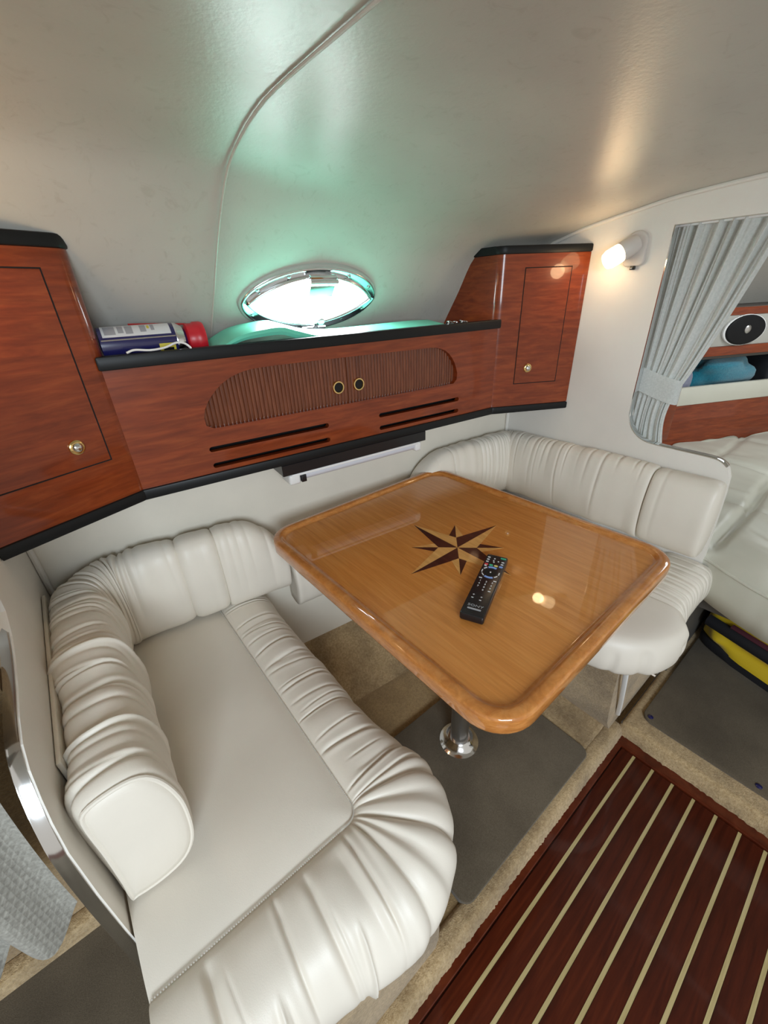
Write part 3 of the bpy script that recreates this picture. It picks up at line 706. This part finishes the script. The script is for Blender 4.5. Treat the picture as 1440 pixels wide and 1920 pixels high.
def tambour(s0, s1):
    vs = []; n = int(round((s1-s0)/.0088)); wd = (s1-s0)/n
    for k in range(n):
        a = s0+k*wd
        prof = [(a+.0002, .0143), (a+.0010, .0136), (a+wd*.35, .0128), (a+wd*.65, .0128), (a+wd-.0010, .0136), (a+wd-.0002, .0143)]
        V = [(x, y, z) for z in (.968, 1.096) for x, y in prof]; F_ = [[i, i+1, i+7, i+6] for i in range(5)]
        vs.append((CF(V), F_))
    return join(*vs)
for s0, s1 in ((.128, .4795), (.4815, .836)):
    d = mk('tambour_door', tambour(s0, s1), M['cherry_dark'], cab, kind='stuff', sharp=60)
mk('backing', box((.125, .0166, .966), (.84, .022, 1.098), CF), M['cherry_dark'], cab, False)
for sk in (.453, .510):
    fk = Fr(CF((sk, .014, 1.0165)), CF.M[0], CF.M[2], -CF.M[1])
    k_ = mk('finger_pull', lathe([(.0155, -.004), (.0155, .004), (.0145, .006), (.0118, .0062), (.0105, .0035), (.0105, -.004)], fk, 28), M['brass'], cab)
    mk('pull_recess', lathe([(.0108, -.003), (.0108, .002), (0, .0022)], fk, 24), M['black_void'], k_)
# --- corner cabinets
def corner_cab(name, label, Aw, Bw, rev, door, knob_at):
    """front face from Aw to Bw (left to right seen from the cabin); rounded vertical edge at the inner end"""
    A_, B_ = np.array(Aw), np.array(Bw); d = B_-A_; L = np.linalg.norm(d); d /= L; n = np.array([-d[1], d[0]])
    fr = Fr((*A_, 0), (*d, 0), (*n, 0), (0, 0, 1))
    t = empty(name, fr((L/2, .08, .86)), label, 'cabinet')
    def outline(off, depth=.20):
        r = .030; q = []
        if not rev:      # round edge at right end (s = L)
            q = [(-.0, -off)]
            for k in range(9):
                a = math.radians(-90+100*k/8); q.append((L+.016-r+(r+off)*math.cos(a), r+(r+off)*math.sin(a)))
            q += [(L+.016+off-.03*1, depth), (-.0, depth)]
        else:
            q = [(L, depth), (-.016-off-.5*depth, depth)]
            for k in range(9):
                a = math.radians(207+63*k/8); q.append((-.016+r+(r+off)*math.cos(a), r+(r+off)*math.sin(a)))
            q += [(L, -off)]
        return q
    mk('body', prism(outline(0), .883, 1.292, fr), M['cherry'], t, sharp=25)
    mk('bottom_trim', prism(outline(.005), .861, .883, fr, bev=.004), M['black_trim'], t, sharp=25)
    mk('top_trim', prism(outline(.004, .12), 1.292, 1.312, fr, bev=.004), M['black_trim'], t, sharp=25)
    s0, s1, z0, z1 = door
    mk('door_gap', box((s0-.0022, -.0004, z0-.0022), (s1+.0022, .002, z1+.0022), fr), M['black_void'], t, False)
    dr = mk('door', box((s0, -.0012, z0), (s1, .004, z1), fr, bev=.0006, seg=1), M['cherry'], t, False)
    fk = Fr(fr((knob_at[0], -.001, knob_at[1])), fr.M[0], fr.M[2], -fr.M[1])
    k_ = mk('latch_rosette', lathe([(.0125, 0), (.0125, .003), (.010, .005), (.0085, .005), (.008, .003)], fk, 28), M['brass'], dr)
    mk('latch_button', lathe([(.0075, 0), (.0075, .006), (.005, .0085), (0, .009)], fk, 20), M['chrome'], dr)
    return t, fr, L
corner_cab('corner_cabinet', 'tall glossy cherry cabinet with door at the aft end of the shelf', (XA-.0, .803), (.087, .892), False, (.03, .206, .962, 1.264), (.160, .999))
corner_cab('corner_cabinet', 'cherry cabinet with narrow door beside the wall lamp', (1.061, .798), (1.288, .672), True, (.071, .207, .951, 1.258), (.109, .995))

# --- light under the shelf cabinet
t = empty('strip_light', CF((.49, .03, .82)), 'slim white strip light on a black block under the shelf cabinet', 'light fixture')
mk('mount_block', box((.278, -.004, .833), (.712, .09, .8608), CF, bev=.001, seg=1), M['black_gloss'], t, False)
mk('housing', box((.300, -.003, .826), (.690, .055, .8328), CF, bev=.002), M['white_pl'], t)
mk('diffuser', tube([CF((s, .022, .820)) for s in np.linspace(.335, .678, 8)], .021, 16, flat=.62), M['tube_lens'], t)
for s0, s1 in ((.292, .322), (.676, .698)): mk('end_cap', box((s0, -.003, .805), (s1, .055, .8325), CF, bev=.006, seg=3), M['white_pl'], t)
mk('switch', box((.323, -.0045, .808), (.336, .03, .826), CF, bev=.001), M['black_gloss'], t)

# ------------------------------------------------------------------ portlight
def ceil_at(x, z):
    p = ceil_prof(x, 300); return np.interp(z, p[:150, 1], p[:150, 0])
pc = np.array([.555, ceil_at(.555, 1.208), 1.208])
e1 = np.array([.73, ceil_at(.73, 1.208), 1.208])-np.array([.38, ceil_at(.38, 1.208), 1.208]); e1 /= np.linalg.norm(e1)
e2 = np.array([.555, ceil_at(.555, 1.25), 1.25])-np.array([.555, ceil_at(.555, 1.165), 1.165]); e2 -= e1*(e1@e2); e2 /= np.linalg.norm(e2)
nin = np.cross(e1, e2); nin = -nin if nin[1] > 0 else nin
PF = Fr(pc, e1, e2, nin)
win = empty('window_1', pc, 'eye-shaped portlight with polished frame above the shelf', kind='structure')
def eye(a, b, pw, n=72, tipr=0.):
    out = []
    for k in range(n):
        th = 2*math.pi*k/n; c, s = math.cos(th), math.sin(th)
        out.append((a*math.copysign(abs(c)**pw, c), b*math.copysign(abs(s)**(1.0), s)*1.0))
    return np.array(out)
def lens(a, b, n=72):
    """pointed oval from two circular arcs"""
    R_ = (a*a+b*b)/(2*b); out = []; th = math.asin(a/R_)
    for k in range(n//2): t_ = -th+2*th*k/(n//2); out.append((R_*math.sin(-t_), R_*math.cos(t_)-R_+b))
    for k in range(n//2): t_ = -th+2*th*k/(n//2); out.append((R_*math.sin(t_), -(R_*math.cos(t_)-R_+b)))
    return np.array(out)
def ringsurf(loops, fr):
    A = np.array([[(x, y, h) for x, y in lp] for lp, h in loops]); A = np.concatenate([A, A[:, :1]], 1); v, f = gridA(A); return fr(v), f
n = 72
def blend(a, b, t, n=72):   # between ellipse and lens, matched by polar angle
    L_ = lens(a, b, n); ang = np.arctan2(L_[:, 1]/b, L_[:, 0]/a); E_ = np.stack([a*np.cos(ang), b*np.sin(ang)], 1); return L_*(1-t)+E_*t
aW, bW = .178, .083
mk('gasket', ringsurf([(blend(aW+.006, bW+.006, .80), -.008), (blend(aW+.006, bW+.006, .80), .003), (blend(aW+.004, bW+.004, .80), .006), (blend(aW-.002, bW-.002, .80), .006)], PF), M['rubber'], win, sharp=0)
mk('frame', ringsurf([(blend(aW+.001, bW+.001, .80), .002), (blend(aW, bW, .80), .0075), (blend(aW-.002, bW-.002, .78), .0095), (blend(aW-.005, bW-.005, .72), .0085), (blend(aW-.008, bW-.014, .30), .006), (blend(aW-.013, bW-.020, .10), .005)], PF), M['chrome'], win, sharp=0)
mk('inner_frame', ringsurf([(blend(aW-.009, bW-.016, .2), .004), (blend(aW-.011, bW-.017, .10), .012), (blend(aW-.014, bW-.019, .06), .014), (blend(aW-.018, bW-.022, .03), .011), (blend(aW-.020, bW-.023, .02), .004)], PF), M['chrome'], win, sharp=0)
L_ = blend(aW-.019, bW-.0225, .02)
mk('pane', (PF(np.vstack([[(x, y, .005) for x, y in L_], [(0, 0, .005)]])), [[k, (k+1) % n, n] for k in range(n)]), M['pane'], win, False)
for th in (28, 62, 118, 152, 205, 235, 305, 335):
    q = blend(aW-.012, bW-.011, .5); k = int(th/360*n) % n
    ang = math.radians(th); p_ = (( aW-.013)*math.cos(ang), (bW-.012)*math.sin(ang))
    mk('screw', lathe([(.0038, 0), (.0036, .0012), (.002, .002), (0, .0022)], Fr(PF((*p_, .0085)), PF.M[0], PF.M[1], PF.M[2]), 12), M['steel'], win)
hb = mk('hinge', join(box((-.034, bW-.030, .014), (.034, bW-.010, .024), PF, bev=.002), tube([PF((x, bW-.020, .026)) for x in (-.036, .036)], .005, 10)), M['chrome'], win)
mk('latch_tab', box((-.032, bW-.058, .023), (.032, bW-.030, .027), PF, bev=.0015), M['steel'], win)
mk('dog_knob', lathe([(.004, .010), (.004, .03), (.0095, .032), (.0105, .037), (.008, .041), (0, .042)], Fr(PF((.012, -bW+.048, 0)), PF.M[0], PF.M[1], PF.M[2]), 16), M['steel'], win)
mk('latch_arm', box((.006, -bW+.012, .018), (.018, -bW+.034, .026), PF, bev=.002), M['chrome'], win)
mk('latch_foot', box((-.022, -bW+.006, .014), (.046, -bW+.018, .021), PF, bev=.003), M['chrome'], win)

# ------------------------------------------------------------------ things on the shelf
ZSH = 1.114
t = empty('spray_can', CF((.08, .055, ZSH)), 'dark blue aerosol can with red cap lying on the shelf', 'spray can')
cr_ = .0315; cf_ = Fr(CF((.0, .052, ZSH+cr_+.0012)), -CF.M[1], CF.M[2], CF.M[0])   # axis along shelf
mk('body', lathe([(.0, .002), (.027, .0), (.0315, .002), (.0315, .128), (.030, .132), (.024, .142), (.020, .147)], cf_, 36), M['blue_print'], t)
mk('rim', lathe([(.0318, .127), (.0322, .129), (.0318, .131), (.0255, .1425), (.0245, .142)], cf_, 36), M['chrome'], t)
def wrap(a0, a1, h0, h1, r=.0318, n=10):
    A = np.array([[(r*math.cos(math.radians(a0+(a1-a0)*i/n)), r*math.sin(math.radians(a0+(a1-a0)*i/n)), h) for h in (h0, h1)] for i in range(n+1)]); v, f = gridA(A); return cf_(v), f
mk('paper_label', wrap(28, 82, .008, .120), M['label'], t)
mk('silver_line', wrap(17, 21, .004, .126), M['chrome'], t)
for h0, h1, a0, a1 in ((.012, .030, 36, 74), (.034, .043, 40, 74), (.046, .058, 36, 74), (.070, .080, 40, 74), (.088, .094, 44, 74)):
    mk('label_print', wrap(a0, a1, h0, h1, .03195), M['label_grey'], t)
mk('label_print', wrap(52, 70, .082, .086, .03197), M['yellow_print'], t)
mk('yellow_panel', wrap(-48, -2, .094, .122), M['yellow_print'], t); mk('dark_mark', wrap(-30, -16, .100, .118, .032), M['black_gloss'], t)
mk('cap', lathe([(.019, .146), (.0285, .150), (.0285, .162), (.031, .165), (.031, .178), (.029, .182), (0, .183)], cf_, 32), M['red_pl'], t)
mk('straw', tube([CF((.155, .056, ZSH+.060)), CF((.10, .058, ZSH+.0635)), CF((.055, .06, ZSH+.0655))], .0016, 8), M['straw_red'], t)
cp = resample([CF((.036, -.002, 1.1365)), CF((.05, .000, 1.140)), CF((.075, -.001, 1.1375)), CF((.10, .002, 1.1395)), CF((.12, .004, 1.1455)), CF((.133, .003, 1.1445)), CF((.142, .001, 1.137)), CF((.146, .004, 1.128))], 40)
mk('white_cord', tube(cp, .0019, 8), M['white_cord'], label='thin white cord lying over the shelf edge by the can', cat='cord')
# mint foam board: a bent sheet
us = np.linspace(0, 1, 60); Rr = np.array([(.187, 1.119), (.203, 1.130), (.245, 1.148), (.30, 1.156), (.335, 1.157), (.36, 1.150), (.42, 1.134), (.50, 1.129), (.60, 1.130), (.72, 1.132), (.80, 1.1305)])
Rr = resample(Rr, 60); th = np.interp(us, [0, .08, .3, .5, .9, 1], [.004, .010, .016, .014, .009, .004])
def green(i, q):
    s_, z_ = Rr[i]; d0, d1 = .012, .100
    ring = [(d0, 0), (d0-.003, .5), (d0, 1), (.045, 1.08), (d1, 1), (d1+.003, .5), (d1, 0)]
    d, h = ring[q]; return CF((s_, d, z_-th[i]*(1-h)+(.012*(d-d0)/.09 if i < 60 else 0)))
A = np.array([[green(i, q) for q in range(7)] for i in range(60)]); A = np.concatenate([A, A[:, :1]], 1)
v, f = gridA(A); f += [list(range(7))[::-1], [59*8+k for k in range(7)]]
mk('green_sheet', (v, f), M['green'], label='bent mint green sheet lying on the shelf under the portlight', cat='sheet')
t = empty('chain_bundle', CF((.86, .04, 1.114)), 'small tangle of clear and silver chain at the end of the shelf', 'chain')
for k in range(9):
    cx, cy, cz = .815+.0105*k+random.uniform(-.003, .003), .03+random.uniform(-.012, .012), 1.124+random.uniform(0, .012)
    a = random.uniform(0, 3.1); tl = random.uniform(-.6, .6)
    q = [CF((cx+.009*math.cos(x)*math.cos(a)-.005*math.sin(x)*math.sin(a), cy+.009*math.cos(x)*math.sin(a)+.005*math.sin(x)*math.cos(a), cz+.004*math.sin(x+tl))) for x in np.linspace(0, 2*math.pi, 14, endpoint=False)]
    mk('link', tube(q, .0016, 6, closed=True), M['chrome'], t)
mk('clasp', box((.885, .03, 1.127), (.905, .037, 1.131), CF, bev=.001), M['chrome'], t)

# ------------------------------------------------------------------ wall lamps
def sconce(base, out, side, label, power):
    """base on bulkhead, out = direction into the cabin (unit x), side = towards hull"""
    b = np.array(base); t = empty('wall_lamp', b, label, 'lamp', 'bulkhead reading lamps')
    fr = Fr(b, (0, side, 0), (0, 0, 1), (out, 0, 0))
    pl = rrect(-.026, -.038, .026, .040, .02, 8, rs=[.0255, .0255, .012, .012])
    mk('backplate', prism(pl, 0, .013, fr, bev=.005), M['grey_pl'], t)
    p0 = fr((.002, .012, .012)); p1 = fr((.040, -.022, .062)); axv = p1-p0
    f2 = axis_frame(p0, axv); Lh = np.linalg.norm(axv)
    mk('socket', lathe([(.020, -.004), (.0225, .010), (.0235, Lh*.52), (.0225, Lh*.55)], f2, 28), M['grey_pl'], t)
    mk('glass_shade', lathe([(.0215, Lh*.53), (.0225, Lh*.60), (.0225, Lh*.95), (.019, Lh*1.08), (.010, Lh*1.13), (0, Lh*1.14)], f2, 28), M['shade'], t)
    mk('switch', box((-.008, -.046, .004), (.004, -.037, .012), fr, bev=.001), M['black_gloss'], t)
    ld = bpy.data.lights.new('lamp_glow', 'POINT'); ld.energy = power; ld.color = (1.0, .66, .36); ld.shadow_soft_size = .02
    lo = bpy.data.objects.new('lamp_glow', ld); COL.objects.link(lo); lo.parent = t; lo.location = Vector(p1+axv/Lh*.030-b)
    return t
sconce((XF, .553, 1.287), -1, 1, 'small lit wall lamp on the forward bulkhead beside the curtain', 0.22)
sconce((XA, .80, 1.285), 1, -1, 'small lit wall lamp on the aft bulkhead', 0.25)

# ------------------------------------------------------------------ forward curtain
t = empty('curtain', (XF+.04, .40, .80), 'pale grey curtain tied back in the berth opening', 'curtain')
def curtain_panel(zt, zb, yl, yr, x0, amp, nf, nu=140, nv=70, ph=0.):
    us = np.linspace(0, 1, nu); vs = np.linspace(0, 1, nv); A = np.zeros((nu, nv, 3))
    r = np.random.default_rng(4); phs = r.uniform(0, 6.3, 6)
    for j, v_ in enumerate(vs):
        z = zt+(zb-zt)*v_; L_, R_ = yl(z), yr(z)
        uu = us+.012*np.sin(2*math.pi*us*3+phs[0])+.02*np.sin(2*math.pi*us*2+phs[1]+v_)*(us*(1-us)*4)
        y = L_+(R_-L_)*uu
        fold = .9-2*np.abs(np.sin(math.pi*nf*us+phs[5]+.6*math.sin(2*v_)))**.8+.5*np.sin(2*math.pi*nf*us+phs[2]+.8*math.sin(3*v_))+.55*np.sin(2*math.pi*nf*1.7*us+phs[3]-1.2*v_)+.3*np.sin(2*math.pi*nf*3.1*us+phs[4]+2*v_)
        A[:, j, 0] = x0+amp(z)*fold; A[:, j, 1] = y; A[:, j, 2] = z
    return gridA(A)
zt_, zm, zb_ = 1.335, .95, .798
yl = lambda z: .482
def yr(z):
    if z >= zm: q = (z-zm)/(zt_-zm); return .383-.118*q**.85
    q = (zm-z)/(zm-zb_); return .383+.012*math.sin(math.pi*q)-.0*q
amp = lambda z: .0030+.0045*min(1, max(0, (z-zm)/.3)) if z >= zm else .003+.002*(zm-z)/.15
mk('cloth', curtain_panel(zt_, zb_, yl, yr, XF+.036, amp, 7, 220), M['curtain'], t, sharp=0)
tie = [(XF+.052, .486, .975), (XF+.028, .486, .972), (XF+.0225, .47, .968), (XF+.0225, .43, .955), (XF+.0235, .39, .945), (XF+.036, .376, .943), (XF+.052, .386, .947)]
tp_ = resample(tie, 40)
A = np.array([[p_+np.array([0, 0, dz]) for dz in (.032, .016, 0, -.016, -.032)] for p_ in tp_]); 
mk('tieback', gridA(A), M['curtain'], t, sharp=0)
mk('track', box((XF+.025, -.25, 1.326), (XF+.05, .487, 1.345), bev=.002), M['white_pl'], t)

# ------------------------------------------------------------------ aft curtain, aft berth foot
t = empty('curtain', (-.35, .42, .55), 'pale woven curtain hanging aft of the half bulkhead', 'curtain')
us = np.linspace(0, 1, 160); vs = np.linspace(0, 1, 50); A = np.zeros((160, 50, 3))
for i, u in enumerate(us):
    x = -.172-.55*u; fo = math.sin(u*2*math.pi*7.2+.6)
    bot = .56-.045*abs(math.sin(u*math.pi*7.2+.3))
    for j, v_ in enumerate(vs):
        A[i, j] = (x+.01*math.sin(5*v_+u*9), .425+.016*fo*(.5+.5*v_)+.006*math.sin(u*40+v_*3), 1.32+(bot-1.32)*v_)
mk('cloth', gridA(A), M['curtain2'], t, sharp=0)
mk('wall_aft_berth', box((-1.3, .56, .2), (XA-.017, .60, 1.3)), M['carpet_tan'], label='carpeted side of the aft berth recess', kind='structure', smooth=False)
mk('trim_11', box((-1.3, .535, .2), (XA-.017, .561, .335), bev=.008), M['carpet'], label='carpeted ledge at the aft berth', kind='structure')
mk('floor_aft_berth', box((-1.3, -.3, .0), (XA-.017, .56, .30)), M['mat'], label='dark grey carpeted aft berth floor', kind='structure', smooth=False)

# ------------------------------------------------------------------ forward berth
VA = np.array([2.05, .58]); VD = np.array([.52, -.25]); VD /= np.linalg.norm(VD); VN = np.array([-VD[1], VD[0]])
VF = Fr((*VA, 0), (*VD, 0), (*VN, 0), (0, 0, 1)); s0, s1 = -.80, 1.35
def vs_box(nm, d0, d1, z0, z1, mat, lab, a=s0, b=s1, bev=.003): return mk(nm, box((a, d0, z0), (b, d1, z1), VF, bev=bev), mat, label=lab, kind='structure')
vs_box('wall_berth', 0, .02, .40, .742, M['cherry'], 'cherry panel along the side of the berth')
vs_box('trim_12', -.004, .012, .742, .818, M['berth'], 'cream padded lip of the berth shelf')
vs_box('trim_13', .0, .30, .742, .760, M['berth'], 'berth shelf top')
vs_box('trim_14', .0, .018, .934, .970, M['cherry'], 'lower cherry rail under the speaker')
vs_box('trim_15', .02, .25, .920, .934, M['berth_shade'], 'shade-coloured underside of the upper berth shelf')
vs_box('trim_16', .004, .02, .970, 1.084, M['panel_shaded'], 'white speaker panel in the berth, greyed for shade')
vs_box('trim_17', .0, .03, 1.084, 1.112, M['cherry'], 'upper cherry rail above the speaker')
vs_box('trim_18', .03, .26, 1.09, 1.112, M['berth_shade'], 'shade-coloured shelf above the berth speaker')
vs_box('wall_berth_back', .25, .27, .74, 1.13, M['berth_shade'], 'shade-coloured back of the berth shelf')
vs_box('trim_19', -.012, .01, .60, .90, M['cherry'], 'upright cherry trim at the foot of the berth shelf', -.10, -.012)
vs_box('trim_20', -.016, .0, .585, .80, M['carpet_tan'], 'tan upright panel by the curtain', -.22, -.09)
t = empty('loudspeaker', VF((.22, 0, .967)), 'black oval loudspeaker in the white berth panel', 'loudspeaker')
def oval(a, b, n=36): return [(.22+a*math.cos(2*math.pi*k/n), 1.028+b*math.sin(2*math.pi*k/n)) for k in range(n)]
SF = Fr(VF((0, 0, 0)), VF.M[0], VF.M[2], -VF.M[1])
mk('bezel', prism([(x*1.0, y) for x, y in oval(.105, .058)], -.004, .006, SF, bev=.003), M['white_pl'], t)
mk('cone', prism(oval(.096, .0555), .0, .012, SF, bev=.006, seg=3), M['speaker'], t)
mk('dust_cap', lathe([(.016, .0), (.015, .004), (.008, .008), (0, .009)], Fr(SF((.222, 1.031, .011)), SF.M[0], SF.M[1], SF.M[2]), 20), M['steel'], t)
def blob(c, r, fr, nu=40, nv=24, seed=0, amp=.1, sq=.7):
    V = []; 
    for i in range(nv):
        ph = -math.pi/2+math.pi*i/(nv-1)
        for k in range(nu):
            th_ = 2*math.pi*k/nu; cz, sz = math.cos(ph), math.sin(ph)
            f_ = lambda q: math.copysign(abs(q)**sq, q)
            V.append((f_(cz)*f_(math.cos(th_)), f_(cz)*f_(math.sin(th_)), f_(sz)))
    V = np.array(V); ns = 1+lownoise(nv, nu, 6, 8, amp, seed).reshape(-1)[:, None]*np.abs(np.cos(np.repeat(np.linspace(-math.pi/2, math.pi/2, nv), nu)))[:, None]
    ns = ns.reshape(nv, nu); bl = np.clip(np.arange(nu)/6, 0, 1); ns = ns*bl+ns[:, :1]*(1-bl)*1; ns[:, -6:] = ns[:, -6:]*np.linspace(1, 0, 6)+ns[:, :1]*np.linspace(0, 1, 6); ns = ns.reshape(-1, 1)
    V = V*ns*np.array(r)+np.array(c); F_ = []
    for i in range(nv-1):
        for k in range(nu): F_.append([i*nu+k, i*nu+(k+1) % nu, (i+1)*nu+(k+1) % nu, (i+1)*nu+k])
    return fr(V), F_
mk('towel', blob((.285, .11, .838), (.150, .085, .078), VF, seed=2, amp=.16, sq=.75), M['towel'], label='bundled teal towel on the berth shelf', cat='towel')
mk('pillow', blob((-.01, .11, .834), (.120, .085, .072), VF, seed=3, amp=.05), M['pillow'], label='lilac grey pillow on the berth shelf beside the towel', cat='pillow')
mk('duffel_case', box((.475, .02, .765), (.62, .20, .915), VF, bev=.02, seg=3), M['nylon_k'], label='black case standing past the towel on the berth shelf', cat='case')
# berth headliner and inner wall
xs = np.linspace(XF+.022, 3.2, 24)
def hull_v(x): return .58-(x-2.05)*.25/.52
A = np.array([[(x, hull_v(x)+d, z) for d, z in ((.30, 1.02), (.24, 1.12), (.12, 1.22), (-.02, 1.31), (-.18, 1.36), (-.40, 1.385), (-.9, 1.40), (-1.6, 1.40))] for x in xs])
v, f = gridA(A); mk('ceiling_berth', (v, [q[::-1] for q in f]), M['headliner'], label='headliner over the berth', kind='structure', sharp=0)
mk('wall_bow', box((3.2, -1.2, .3), (3.24, 1.0, 1.45)), M['vinyl_wall'], label='bow end of the berth', kind='structure', smooth=False)
t = empty('window_2', (2.14, .05, 1.385), 'overhead hatch above the berth', kind='structure')
mk('frame', ringsurf([(np.array(rrect(-.20, -.20, .20, .20, .06, 6)), 0), (np.array(rrect(-.20, -.20, .20, .20, .06, 6)), .022), (np.array(rrect(-.17, -.17, .17, .17, .05, 6)), .022), (np.array(rrect(-.17, -.17, .17, .17, .05, 6)), .0)], Fr((2.14, .05, 1.392), (1,0,0), (0,-1,0), (0,0,-1))), M['white_pl'], t)
mk('pane', prism(rrect(-.17, -.17, .17, .17, .05, 6), .008, .012, Fr((2.14, .05, 1.392), (1,0,0), (0,-1,0), (0,0,-1))), M['hatch'], t, False)
# mattress: inboard front edge curves aft of the bulkhead line
t = empty('berth_mattress', (2.0, .2, .40), 'pale quilted cream mattress on the forward berth', 'mattress')
nu, nv = 150, 110
A = np.zeros((nu, nv, 3))
fe = resample([(1.322, .86), (1.318, .50), (1.318, .30), (1.300, .19), (1.262, .12), (1.225, .04), (1.205, -.06), (1.20, -.5)], nv)
for j in range(nv):
    x0, y0 = fe[j]
    for i in range(nu):
        u = i/(nu-1); d = 1.75*u**1.6
        x = x0+d; y = y0-.12*d*max(0, (y0-.1))
        y = min(y, hull_v(x)-.004) if y > .1 else y
        z = .508+.060*(1-math.exp(-d/.06))
        # quilting seams: one long split and diagonals
        z -= .034*math.exp(-((y-.182+.008*math.sin(x*9))/.011)**2)*min(1, max(0, (d-.02)/.05))
        for yc in (.385, .03, -.14): z -= .012*math.exp(-((y-yc)/.012)**2)*min(1, d/.05)
        for xc in (1.62, 1.98, 2.36): z -= .011*math.exp(-((x-xc-.25*(y-.2))/.013)**2)
        A[j % nv if False else i, j] = (x, y, z)
Nz = lownoise(nu, nv, 18, 10, .0035, 51)+lownoise(nu, nv, 40, 9, .0022, 52); Nz *= np.clip(np.linspace(0, 1, nu)/.12, 0, 1)[:, None]
A[..., 2] += Nz
v, f = gridA(A)
mk('quilted_top', (v, f), M['berth'], t, sharp=0)
mk('front_piping', tube([(x-.001, y, .508) for x, y in fe], .004, 8), M['berth'], t)
A = np.array([[(x, y, .508), (x-.006, y, .49), (x-.007, y, .44), (x-.004, y, .392), (x+.03, y, .385)] for x, y in fe])
mk('front_face', gridA(A), M['berth'], t, sharp=0)
mk('berth_base', box((1.33, -.9, .33), (2.9, .19, .384)), M['berth_shade'], label='shade-coloured underside of the forward berth', kind='structure', smooth=False)
mk('wall_berth_locker', box((XF+.023, .176, .043), (1.98, .190, .384)), M['berth_shade'], label='shade-coloured side of the locker under the berth', kind='structure', smooth=False)
mk('wall_berth_recess', box((1.95, -.9, .05), (1.98, .19, .384)), M['berth_shade'], label='shade-coloured back of the locker under the berth', kind='structure', smooth=False)

# ------------------------------------------------------------------ yellow bag under the berth
BA = np.array([1.525, .178]); BD = np.array([-.075, -.23]); BD /= np.linalg.norm(BD); BN = np.array([-BD[1], BD[0]])
BF = Fr((*BA, .061), (*BD, 0), (*BN, 0), (0, 0, 1))
bag = empty('duffel_bag', BF((.2, .13, 0)), 'yellow and black nylon duffel bag under the forward berth', 'bag')
nu, nv = 90, 40; A = np.zeros((nu, nv, 3))
bx_, by_, bh = .44, .26, .30
for i in range(nu):
    for j in range(nv):
        a = 2*math.pi*i/(nu-1); v_ = j/(nv-1)
        k_ = 1.0-.14*v_**2.2+.02*math.sin(v_*7); q = .45
        sx, sy = math.copysign(abs(math.cos(a))**q, math.cos(a)), math.copysign(abs(math.sin(a))**q, math.sin(a))
        A[i, j] = (bx_/2+sx*bx_/2*k_, by_/2+sy*by_/2*k_, .03+(bh-.03)*v_)
dn = lownoise(nu, nv, 16, 7, .009, 61); dn[-1] = dn[0]; dn[-6:-1] = dn[-6:-1]*.5
A[..., 1] += dn; A[..., 2] += dn*.5*np.linspace(0, 1, nv)[None]
v, f = gridA(A); v = np.vstack([v, [[bx_/2, by_/2, bh+.02]]]); f += [[i*nv+nv-1, (i+1)*nv+nv-1, len(v)-1] for i in range(nu-1)]
mk('fabric_body', (BF(v), [q[::-1] for q in f]), M['nylon_y'], bag, sharp=0)
mk('base', prism([(bx_/2+math.copysign(abs(math.cos(2*math.pi*k/60))**.45, math.cos(2*math.pi*k/60))*bx_/2*1.012, by_/2+math.copysign(abs(math.sin(2*math.pi*k/60))**.45, math.sin(2*math.pi*k/60))*by_/2*1.012) for k in range(60)], 0, .036, BF, bev=.006), M['nylon_k'], bag, sharp=40)
def bagband(s0_, s1_, z0_, z1_, off, slope=0., mat='nylon_k', nm='strap'):
    n_ = 20; A = np.zeros((n_, 5, 3))
    for i in range(n_):
        u = i/(n_-1)
        for j in range(5):
            w_ = j/4; zz = z0_+(z1_-z0_)*w_+slope*u; kk = 1.0-.14*(zz/bh)**2.2
            A[i, j] = (s0_+(s1_-s0_)*u, by_/2-by_/2*kk-off-(.003 if 0 < j < 4 else -.012), zz)
    v, f = gridA(A); mk(nm, (BF(v), f), M[mat], bag, sharp=0)
bagband(.03, .42, .088, .135, .012)
bagband(.03, .40, .172, .184, .014, 0, 'nylon_k', 'zip')
bagband(.10, .42, .136, .148, .012, 0, 'maroon', 'webbing')
